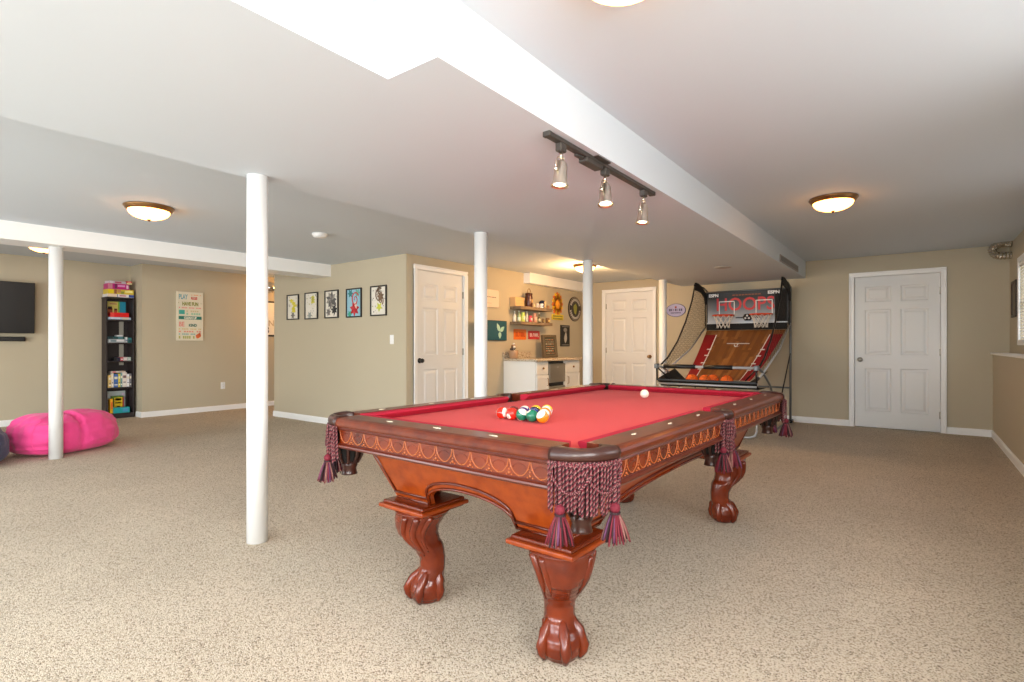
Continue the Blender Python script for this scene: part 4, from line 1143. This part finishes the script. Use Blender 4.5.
s = thing('wall_sconce', 'polished chrome globe sconce high on the hallway wall', 'light', (XPO, zs_[0], H + (YH - 287.5) * zs_[1] / F), PI / 2)
b = MB(); b.sphere((0, -.10, 0), .10, M['chrome'], 24, 14); b.build('shade', s)
b = MB(); b.lathe([(.055, 0), (.05, .015), (.018, .02), (.018, .03)], M['chrome'], 18, X=X90); b.build('wall_mount', s)

# ------------------------------------------------------------------ switches and outlets
def plate_at(name, label, loc, rz, sw):
    s = thing(name, label, 'switch' if sw else 'outlet', loc, rz)
    b = MB(); b.box(-.036, .036, -.006, 0, -.058, .058, M['white'], .003); b.build('cover_plate', s)
    b = MB()
    if sw: b.box(-.008, .008, -.011, -.006, -.014, .014, M['white'], .002)
    else:
        for z in (-.022, .022): b.lathe([(.016, 0), (.016, .002)], M['trim'], 14, X=Matrix.Translation((0, -.006, z)) @ X90); b.box(-.006, -.004, -.0085, -.008, z - .005, z + .005, M['black']); b.box(.004, .006, -.0085, -.008, z - .005, z + .005, M['black'])
    b.build('toggle' if sw else 'socket_face', s)
X, z = on_y(392, YP); plate_at('light_switch', 'white light switch at the right end of the picture wall', (X, YP, H + (YH - 339.5) * z / F), 0, True)
Y, z = on_x(222.8, XPO); plate_at('wall_outlet', 'white electrical outlet low on the poster wall', (XPO, Y, H + (YH - 385.5) * z / F), PI / 2, False)

# ------------------------------------------------------------------ television and sound bar
yr = on_x(34.5, XT + .12)[0]
tv = thing('television', 'large black flat television mounted on the left wall', 'television', (XT, yr - .62, 1.28), PI / 2)
TX = Matrix.Rotation(R(3), 4, 'X')
b = MB(); b.box(-.62, .62, -.13, -.085, 0, .70, M['black'], .006, X=TX); b.build('bezel', tv)
b = MB(); b.box(-.608, .608, -.1315, -.130, .014, .688, M['screen'], X=TX); b.build('screen', tv)
b = MB(); b.box(-.2, .2, -.09, -.001, .2, .5, M['black'], .004); b.build('wall_bracket', tv)
yr2 = on_x(25.8, XT + .08)[0]
sb = thing('sound_bar', 'slim black sound bar on the wall under the television', 'speaker', (XT, yr2 - .45, 1.165), PI / 2)
b = MB(); b.box(-.45, .45, -.085, -.003, 0, .062, M['blackmatte'], .012, seg=2); b.build('speaker_body', sb)
b = MB(); b.box(-.43, .43, -.087, -.085, .008, .054, M['black']); b.build('front_mesh', sb)

# ------------------------------------------------------------------ game shelf
BY0, BY1, BD = 2.775, 3.125, .25
bc = thing('narrow_bookcase', 'tall narrow dark brown bookcase of games in the corner', 'bookcase', (XT + .016, (BY0 + BY1) / 2, 0), PI / 2)
bw = (BY1 - BY0) / 2; BH = 1.84
E_ = M['espresso']
b = MB(); b.box(bw - .018, bw, -BD, 0, 0, BH - .02, E_, .002); b.build('side_panel', bc)
b = MB(); b.box(-bw, -bw + .018, -BD * .8, 0, 0, BH - .02, E_, .002); b.build('side_panel', bc)
b = MB(); b.box(-bw + .018, bw - .018, -.012, 0, .06, BH - .02, E_); b.build('back_panel', bc)
b = MB(); b.box(.045, .105, -.020, -.012, .80, 1.5, M['putty'], .002); b.lathe([(.010, 0), (.010, .003)], M['black'], 12, X=Matrix.Translation((.075, -.020, 1.19)) @ X90); b.build('cable_cover', bc)
b = MB(); b.box(-bw + .018, bw - .018, -BD, -.012, 0, .075, E_, .003); b.build('plinth', bc)
shz = [.47, .87, 1.15, 1.50]
for z in shz:
    b = MB(); b.box(-bw + .0185, bw - .0185, -BD + .006, -.013, z - .022, z, E_, .002); b.build('shelf', bc)
b = MB(); b.box(-bw - .004, bw + .004, -BD - .004, 0, BH - .02, BH, E_, .003); b.build('top_board', bc)
def game(label, z, x0, x1, d0, d1, h, c, deco, cat='board game', name='board_game_box', grp='games on the shelf', lean=0, rz=0):
    o = thing(name, label, cat, (XT + .016 + (d0 + d1) / 2, (BY0 + BY1) / 2 + (x0 + x1) / 2, z + .0006), PI / 2 + rz, grp)
    w = (x1 - x0) / 2; d = (d1 - d0) / 2; fy = -d
    b = MB(); b.box(-w, w, fy, d, 0, h, paint(c, .35), .0015)
    b.build('box_body', o)
    if deco:
        b = MB()
        for (a, c_, e, f, col) in deco: b.box(-w + 2 * w * a, -w + 2 * w * c_, fy - .0012, fy + .0005, h * e, h * f, paint(col, .4))
        b.build('box_print', o)
    return o
zt = BH
game('white and blue board game box at the bottom of the pile on the bookcase', zt, -.17, .17, .02, .25, .045, (226, 222, 226), [(.0, .34, .0, 1, (236, 214, 190)), (.36, .38, 0, 1, (60, 70, 130)), (.8, 1, .05, .95, (40, 70, 150)), (.45, .7, .3, .7, (206, 120, 140))])
game('yellow board game box second from the bottom of the pile on the bookcase', zt + .0462, -.165, .168, .03, .245, .072, (216, 190, 60), [(.02, .2, .1, .9, (232, 206, 30)), (.24, .34, .05, .95, (150, 90, 60)), (.36, .5, .3, .95, (196, 140, 90)), (.66, .95, .4, .8, (236, 226, 150)), (.5, .62, .1, .6, (140, 150, 60))])
game('magenta board game box third in the pile on the bookcase', zt + .1194, -.16, .11, .03, .24, .085, (186, 24, 120), [(0, .2, .05, .95, (206, 130, 150)), (.3, .42, .1, .9, (110, 30, 80)), (.45, .8, .45, .8, (222, 150, 200)), (.86, .96, .2, .8, (230, 190, 214))])
game('pale grey and pink game box lying near the top of the pile', zt + .2056, -.14, .07, .04, .22, .040, (206, 196, 204), [(.3, .7, .2, .8, (186, 90, 110)), (0, .2, .1, .9, (226, 222, 226))], rz=R(6))
game('red and cream card box at the very top right of the pile', zt + .2056, .082, .152, .06, .22, .050, (190, 50, 54), [(0, 1, 0, .45, (226, 214, 160)), (.2, .8, .55, .85, (236, 160, 140))])
s5 = shz[3]
game('teal and yellow puzzle box standing behind the red box on the top shelf', s5 + .036, -.145, .115, .03, .07, .245, (222, 206, 110), [(.70, 1, 0, 1, (30, 150, 180)), (.62, .70, 0, 1, (120, 180, 60)), (.1, .34, .25, .58, (176, 84, 40)), (.12, .32, .50, .68, (60, 36, 24)), (.42, .58, .30, .50, (196, 96, 50)), (.43, .57, .46, .56, (44, 28, 22)), (.05, .6, .18, .3, (240, 150, 40)), (.2, .55, .82, .88, (190, 120, 90))])
game('bright red flat box on the top shelf of the bookcase', s5 + .036, -.120, .120, .075, .20, .07, (226, 24, 24), [(0, .2, 0, 1, (236, 70, 60))])
game('pale blue flat game box under the red box on the top shelf', s5, -.150, .135, .025, .235, .0352, (170, 190, 214), [(.1, .5, .2, .8, (206, 214, 226)), (.6, .9, .2, .8, (214, 196, 160))])
s4 = shz[2]
game('dark teal game box on the second shelf down', s4 + .052, -.150, .060, .03, .20, .040, (20, 70, 74), [(0, .3, .2, .9, (10, 44, 50)), (.6, .9, .2, .8, (80, 130, 140))])
game('silver grey game box under the dark teal box on the second shelf', s4, -.145, .065, .03, .235, .0515, (170, 176, 180), [(.1, .4, .2, .8, (120, 140, 146)), (.45, .9, .3, .9, (222, 222, 226))])
game('small white card box on top of the dark teal box', s4 + .0925, -.03, .045, .06, .18, .022, (232, 230, 232), [])
game('white tall card pack beside the dark teal box', s4, .072, .098, .07, .20, .085, (232, 232, 236), [(0, 1, .3, .5, (140, 150, 190))])
game('small teal box at the right of the second shelf', s4, .100, .148, .07, .22, .075, (40, 110, 116), [(.1, .9, .2, .5, (20, 60, 70))])
s3 = shz[1]
for i, (x0, x1, hh, c, lab) in enumerate(((-.075, -.035, .045, (24, 22, 26), 'small black box on the third shelf'), (-.033, .005, .052, (30, 30, 56), 'small navy box on the third shelf'), (.007, .045, .055, (214, 84, 96), 'small coral red box on the third shelf'), (.047, .10, .055, (206, 190, 190), 'small pale pink box on the third shelf'), (.102, .146, .055, (170, 190, 180), 'small pale green box on the third shelf'))):
    game(lab, s3, x0, x1, .06, .20, hh, c, [(.2, .8, .3, .6, (230, 226, 220))] if i > 1 else [], cat='small box', name='card_game_box')
s2 = shz[0]
for x0, x1, hh, c, lab in ((-.15, -.115, .19, (214, 180, 110), 'tan book at the left end of the fourth shelf'), (-.113, -.085, .215, (226, 214, 196), 'cream book on the fourth shelf'), (-.083, -.028, .20, (70, 110, 176), 'thick blue book on the fourth shelf'),
                         (-.026, .0, .205, (226, 206, 70), 'yellow book on the fourth shelf'), (.002, .026, .215, (120, 160, 160), 'grey green book on the fourth shelf'), (.028, .085, .22, (226, 216, 208), 'thick pale patterned book on the fourth shelf'), (.087, .116, .195, (232, 232, 234), 'white book on the fourth shelf'), (.118, .148, .20, (120, 116, 120), 'grey book at the right end of the fourth shelf')):
    game(lab, s2, x0, x1, .06, .22, hh, c, [(.15, .85, .15, .22, (240, 236, 226)), (.15, .85, .62, .80, (120, 90, 90) if 'pale' in lab else (236, 226, 200)), (.2, .8, .3, .36, (90, 90, 110))], cat='book', name='book', grp='books on the fourth shelf')
game('books lying flat across the upright books on the fourth shelf', s2 + .2206, -.11, .075, .07, .20, .022, (226, 206, 196), [(.1, .3, .2, .8, (206, 60, 80)), (.5, .9, .2, .8, (196, 180, 160))], cat='book', name='book', grp='books on the fourth shelf')
game('large pale grey box standing at the back of the bottom shelf', .075, -.13, .115, .03, .06, .325, (196, 206, 204), [(.8, .95, .1, .9, (214, 196, 214)), (0, .1, 0, .9, (214, 216, 220))])
game('orange picture book leaning on the left of the bottom shelf', .075, -.118, -.088, .09, .20, .22, (240, 170, 30), [(.2, .8, .3, .8, (226, 90, 40))], cat='book', name='picture_book')
game('yellow and green activity box standing on the bottom shelf', .075, -.082, .075, .07, .12, .255, (86, 120, 40), [(.22, .88, .08, .90, (240, 200, 30)), (.3, .8, .72, .86, (240, 236, 220)), (.3, .8, .55, .62, (140, 80, 30)), (.9, 1, 0, .9, (180, 50, 40)), (.4, .7, .2, .4, (190, 120, 30))])
game('turquoise flat box in front on the bottom shelf', .075, -.085, .118, .135, .235, .085, (24, 160, 166), [(.55, .9, .2, .8, (70, 150, 190))])

# ------------------------------------------------------------------ bean bags
def beanbag(name, label, cx, cy, rx, ry, hgt, m, rz, seed, crease=None):
    rows = []; NU_, NV_ = 96, 40
    for j in range(NV_ + 1):
        t = -PI / 2 + PI * j / NV_; t = max(-PI / 2 + .03, min(PI / 2 - .03, t)); row = []
        ct, st_ = math.cos(t), math.sin(t)
        for i in range(NU_):
            a = 2 * PI * i / NU_
            ca_, sa_ = math.cos(a), math.sin(a)
            n = (abs(ca_) ** 2.6 + abs(sa_) ** 2.6) ** (-1 / 2.6)
            rr = ct ** (.42 if st_ < 0 else .60)
            x, y = rr * n * ca_, rr * n * sa_
            z = .42 + (.58 * st_ ** .92 if st_ > 0 else -.42 * (-st_) ** .7)
            nz = mnoise.noise(Vector((x * 1.6 + seed, y * 1.6, z * 1.6))) * .05
            wr = abs(mnoise.noise(Vector((math.atan2(y, x) * .9 + seed, rr, z * 9)))) * -.065          # sideways folds on the flanks
            wr += abs(mnoise.noise(Vector((a * 3.2 + seed, rr * 2, z * 2)))) * -.050
            f = 1 + nz + wr
            dip = 1
            if crease is not None:
                dip = 1 - .16 * math.exp(-((y - crease) / .035) ** 2) * min(1, .35 + z)
                f *= 1 - .07 * math.exp(-((y - crease) / .04) ** 2)
            row.append((x * rx * f, y * ry * f, max(0, z * hgt * (1 + nz * 1.5 + wr * .8) * dip)))
        rows.append(row)
    b = MB(); b.grid(rows, m, True, closed_u=True, caps=True)
    o = thing(name, label, 'bean bag', (cx, cy, 0), rz)
    b.build('bag', o)
    b = MB(); b.tube([Vector(rows[j][NU_ * 3 // 4 + 8]) * 1.002 for j in range(6, NV_ + 1)], .003, m, 5); b.build('seam', o)
    return o
beanbag('bean_bag', 'large pink bean bag lounger on the carpet behind the left post', -7.20, 1.69, .36, .48, .42, M['pink'], R(22), 3.1, -.12)
beanbag('bean_bag', 'navy blue bean bag at the left edge in front of the pink one', -6.97, .84, .38, .37, .40, M['navy'], 0, 8.4)

# ------------------------------------------------------------------ ceiling fixtures
def flush(label, x, y, zc_, s=.9):
    o = thing('flush_ceiling_light', label, 'ceiling light', (x, y, zc_), 0, 'flush ceiling lights')
    b = MB(); b.lathe([(.195 * s, 0), (.195 * s, -.010), (.185 * s, -.016), (.183 * s, -.026), (.170 * s, -.034), (.160 * s, -.036)], M['bronze'], 40); b.build('rim', o)
    b = MB(); b.lathe([(.162 * s, -.030)] + [(.162 * s * math.cos(a), -.034 - .078 * s * math.sin(a)) for a in [PI / 2 * i / 9 for i in range(9)]] + [(.004, -.034 - .078 * s)], M['bowl'], 40); b.build('glass_bowl', o)
    b = MB(); b.lathe([(.018 * s, -.108 * s - .0), (.020 * s, -.114 * s), (.010 * s, -.122 * s), (.007 * s, -.130 * s), (.001, -.134 * s)], M['bronze'], 16); b.build('finial', o)
flush('lit bronze and glass ceiling light in front of the right white door', -.545, 5.08, CR)
flush('lit ceiling light cut by the top edge of the photo', -.722, 1.535, CR)
flush('lit bronze and glass ceiling light left of the nearest post', -4.98, 1.71, CL)
flush('lit ceiling light beyond the beam, partly behind the left post', -8.62, 1.82, CF)
flush('lit ceiling light over the bar, partly behind a post', -3.71, 6.62, CL, .86)
o = thing('smoke_detector', 'small white smoke detector on the ceiling between posts', 'smoke detector', (-4.81, 3.16, CL))
b = MB(); b.lathe([(.075, 0), (.075, -.012), (.068, -.020), (.060, -.036), (.02, -.040), (.004, -.040)], M['white'], 28); b.build('housing', o)
b = MB(); b.lathe([(.064, -.022), (.0645, -.028)], M['grey'], 28, caps=False); b.build('vent_ring', o)
# track light
TRX = -1.322
tl = thing('track_light', 'dark track light bar with three lit chrome heads under the soffit', 'track light', (TRX, 2.60, SO), PI / 2)
def trk(px): return on_x(px, TRX)[0] - 2.60
ta, tb = trk(546.5), trk(652.5)
b = MB(); b.box(ta, tb, -.018, .018, -.022, 0, M['track'], .003); b.box(ta - .004, ta + .02, -.019, .019, -.024, 0, M['track'], .002); b.box(tb - .02, tb + .004, -.019, .019, -.024, 0, M['track'], .002); b.build('track', tl)
fb = trk(592.5)
b = MB(); b.box(fb - .085, fb + .085, -.016, .034, -.044, 0, M['track'], .004); b.box(fb - .15, fb - .08, .0, .022, -.032, -.018, M['track'], .003); b.box(fb - .02, fb + .12, -.045, -.012, -.008, 0, M['track'], .003); b.build('feed_box', tl)
heads = [(trk(561), R(2), R(3)), (trk(605), R(-6), R(8)), (trk(643.5), R(2), R(4))]
for i, (hx_, rx_, ry_) in enumerate(heads):
    b = MB(); b.box(-.026, .026, -.017, .017, -.060, -.020, M['track'], .005); b.cyl((0, 0, -.060), (0, 0, -.088), .006, M['nickel'], n=10); hd = b.build('lamp_head', tl); hd.location = (hx_, 0, 0)
    X = Matrix.Translation((0, 0, -.100)) @ Matrix.Rotation(rx_, 4, 'X') @ Matrix.Rotation(ry_, 4, 'Y') @ Matrix.Scale(1.12, 4)
    b = MB(); b.tube([(.038 * math.cos(a), 0, -.024 + .040 * math.sin(a)) for a in [-.5 + (PI + 1.0) * k / 18 for k in range(19)]], .0034, M['nickel'], 6, X=X); b.tube([(.012 + .012 * math.cos(a), 0, .006 + .018 * math.sin(a)) for a in [2 * PI * k / 14 for k in range(14)]], .0024, M['nickel'], 5, closed=True, X=X)
    for sx in (-1, 1): b.lathe([(.008, 0), (.008, .012), (.003, .014)], M['nickel'], 10, X=X @ Matrix.Translation((sx * .030, 0, -.042)) @ Matrix.Rotation(sx * PI / 2, 4, 'Y'))
    b.build('yoke', hd)
    b = MB(); b.lathe([(.006, .002), (.018, -.002), (.024, -.012), (.025, -.022), (.028, -.024), (.0285, -.080), (.030, -.083), (.030, -.089), (.036, -.100), (.0385, -.108), (.035, -.108), (.028, -.094), (.024, -.07)], M['nickel'], 28, X=X, caps=False); b.build('shade', hd)
    b = MB(); b.lathe([(.004, -.070), (.018, -.076), (.024, -.090), (.027, -.098), (.014, -.104), (.003, -.105)], M['bulb'], 20, X=X); b.build('bulb', hd)
# vents
y0, y1 = on_x(779.5, SX1)[0], on_x(797.5, SX1)[0]
o = thing('wall_vent', 'slim grey air grille on the side of the soffit near the back wall', 'vent', (SX1, (y0 + y1) / 2, 2.082), PI / 2)
w = (y1 - y0) / 2; b = MB(); b.box(-w, w, -.012, 0, 0, .085, paint((150, 146, 142), .5), .004); b.build('frame', o)
b = MB()
for k in range(16): b.box(-w + .03 + (2 * w - .06) * k / 16, -w + .03 + (2 * w - .06) * (k + .55) / 16, -.0135, -.010, .015, .07, paint((112, 108, 106)))
b.build('grille', o)
u = (723 - 512) / F; z = (SO - H) * F / (YH - 267.2)
o = thing('round_ceiling_vent', 'flat round grey cover on the soffit underside near the back wall', 'vent', (z * (u * CA - SA), z * (u * SA + CA), SO))
b = MB(); b.lathe([(.10, 0), (.10, -.004), (.085, -.008), (.004, -.008)], paint((176, 176, 174), .6), 28); b.build('cover', o)
# foil duct elbow in the far right corner
o = thing('foil_duct', 'short crinkled silver foil duct elbow in the top right corner', 'duct', (.80, 8.45, 2.25), 0)
pts, rr = [], []
ctrl = [Vector((.085, -.02, .035)), Vector((.0, 0, .050)), Vector((-.085, .02, -.005)), Vector((-.045, .02, -.085)), Vector((.085, .02, -.095))]
N = 40
for i in range(N + 1):
    q = i / N * (len(ctrl) - 1); k = min(int(q), len(ctrl) - 2); t = q - k
    p0, p1, p2, p3 = ctrl[max(k - 1, 0)], ctrl[k], ctrl[k + 1], ctrl[min(k + 2, len(ctrl) - 1)]
    pts.append(.5 * ((2 * p1) + (p2 - p0) * t + (2 * p0 - 5 * p1 + 4 * p2 - p3) * t * t + (3 * p1 - p0 - 3 * p2 + p3) * t ** 3)); rr.append(.040 + (.006 if i % 2 else 0))
b = MB(); b.tube(pts, rr, M['foil'], 14, smooth=False); b.build('duct_body', o)
# small dark picture on the right wall
ya, yb2 = on_x(1013.2, XRU)[0], on_x(1017.6, XRU)[0]
o = thing('small_framed_picture', 'small dark framed picture on the right wall beside the window', 'picture', (XRU, (ya + yb2) / 2, 1.63), FACE_W)
w = abs(yb2 - ya) / 2; h = .205; b = MB()
for x0, x1, z0, z1 in ((-w, w, -h, -h + .025), (-w, w, h - .025, h), (-w, -w + .025, -h + .025, h - .025), (w - .025, w, -h + .025, h - .025)): b.box(x0, x1, -.02, 0, z0, z1, paint((70, 58, 46), .5), .003)
b.build('frame', o); b = MB(); b.box(-w + .025, w - .025, -.008, -.001, -h + .025, h - .025, paint((116, 106, 92), .6)); b.build('print', o)

# ------------------------------------------------------------------ light
def area(name, loc, rot, sx, sy, power, col):
    l = bpy.data.lights.new(name, 'AREA'); l.shape = 'RECTANGLE'; l.size = sx; l.size_y = sy; l.energy = power; l.color = col
    o = bpy.data.objects.new(name, l); COL.objects.link(o); o.location = loc; o.rotation_euler = rot; return o
DAY = (.88, .95, 1.0)
for i, (a, c, z0, z1) in enumerate(GL):
    area('daylight_front', ((a + c) / 2, YF + .13, (z0 + z1) / 2), (PI / 2, 0, 0), c - a, z1 - z0, P_FRONT[i], DAY)
for i, (a, c) in enumerate(wins_r[1:]):
    area('daylight_right', (XRU + .12, -(a + c) / 2, (WZ0 + WZ1) / 2), (PI / 2, 0, PI / 2), 1.2, WZ1 - WZ0, P_RIGHT[i], (1.0, .985, .96))
area('daylight_right', (XRU + .13, -(wins_r[0][0] + wins_r[0][1]) / 2, (WZ0 + WZ1) / 2), (PI / 2, 0, PI / 2), 1.2, WZ1 - WZ0, 2.5, DAY)
def spot(loc, power, ang, col):
    l = bpy.data.lights.new('track_bulb', 'SPOT'); l.energy = power; l.spot_size = ang; l.spot_blend = .8; l.shadow_soft_size = .03; l.color = col
    o = bpy.data.objects.new('track_bulb', l); COL.objects.link(o); o.location = loc; return o
for hx_, rx_, ry_ in heads: spot((TRX, 2.60 + hx_, SO - .225), 5, R(110), (1, .80, .58))
def point(loc, power, col, r=.08):
    l = bpy.data.lights.new('lamp', 'POINT'); l.energy = power; l.color = col; l.shadow_soft_size = r
    o = bpy.data.objects.new('lamp', l); COL.objects.link(o); o.location = loc; return o
point((-8.75, 5.75, 2.1), 26, (1, .46, .12))
point((-3.71, 6.62, 1.98), 48, (1, .58, .25))
W = bpy.data.worlds.new('world'); S.world = W; W.use_nodes = True
bgn = W.node_tree.nodes['Background']; sk = W.node_tree.nodes.new('ShaderNodeTexSky'); sk.sky_type = 'NISHITA'; sk.sun_elevation = R(40); sk.sun_rotation = R(140); sk.sun_disc = False
W.node_tree.links.new(sk.outputs[0], bgn.inputs[0]); bgn.inputs[1].default_value = .25
vs_ = S.view_settings
vs_.view_transform = 'Standard'; vs_.look = 'None'; vs_.gamma = 1; vs_.use_curve_mapping = False; vs_.exposure = EXPO
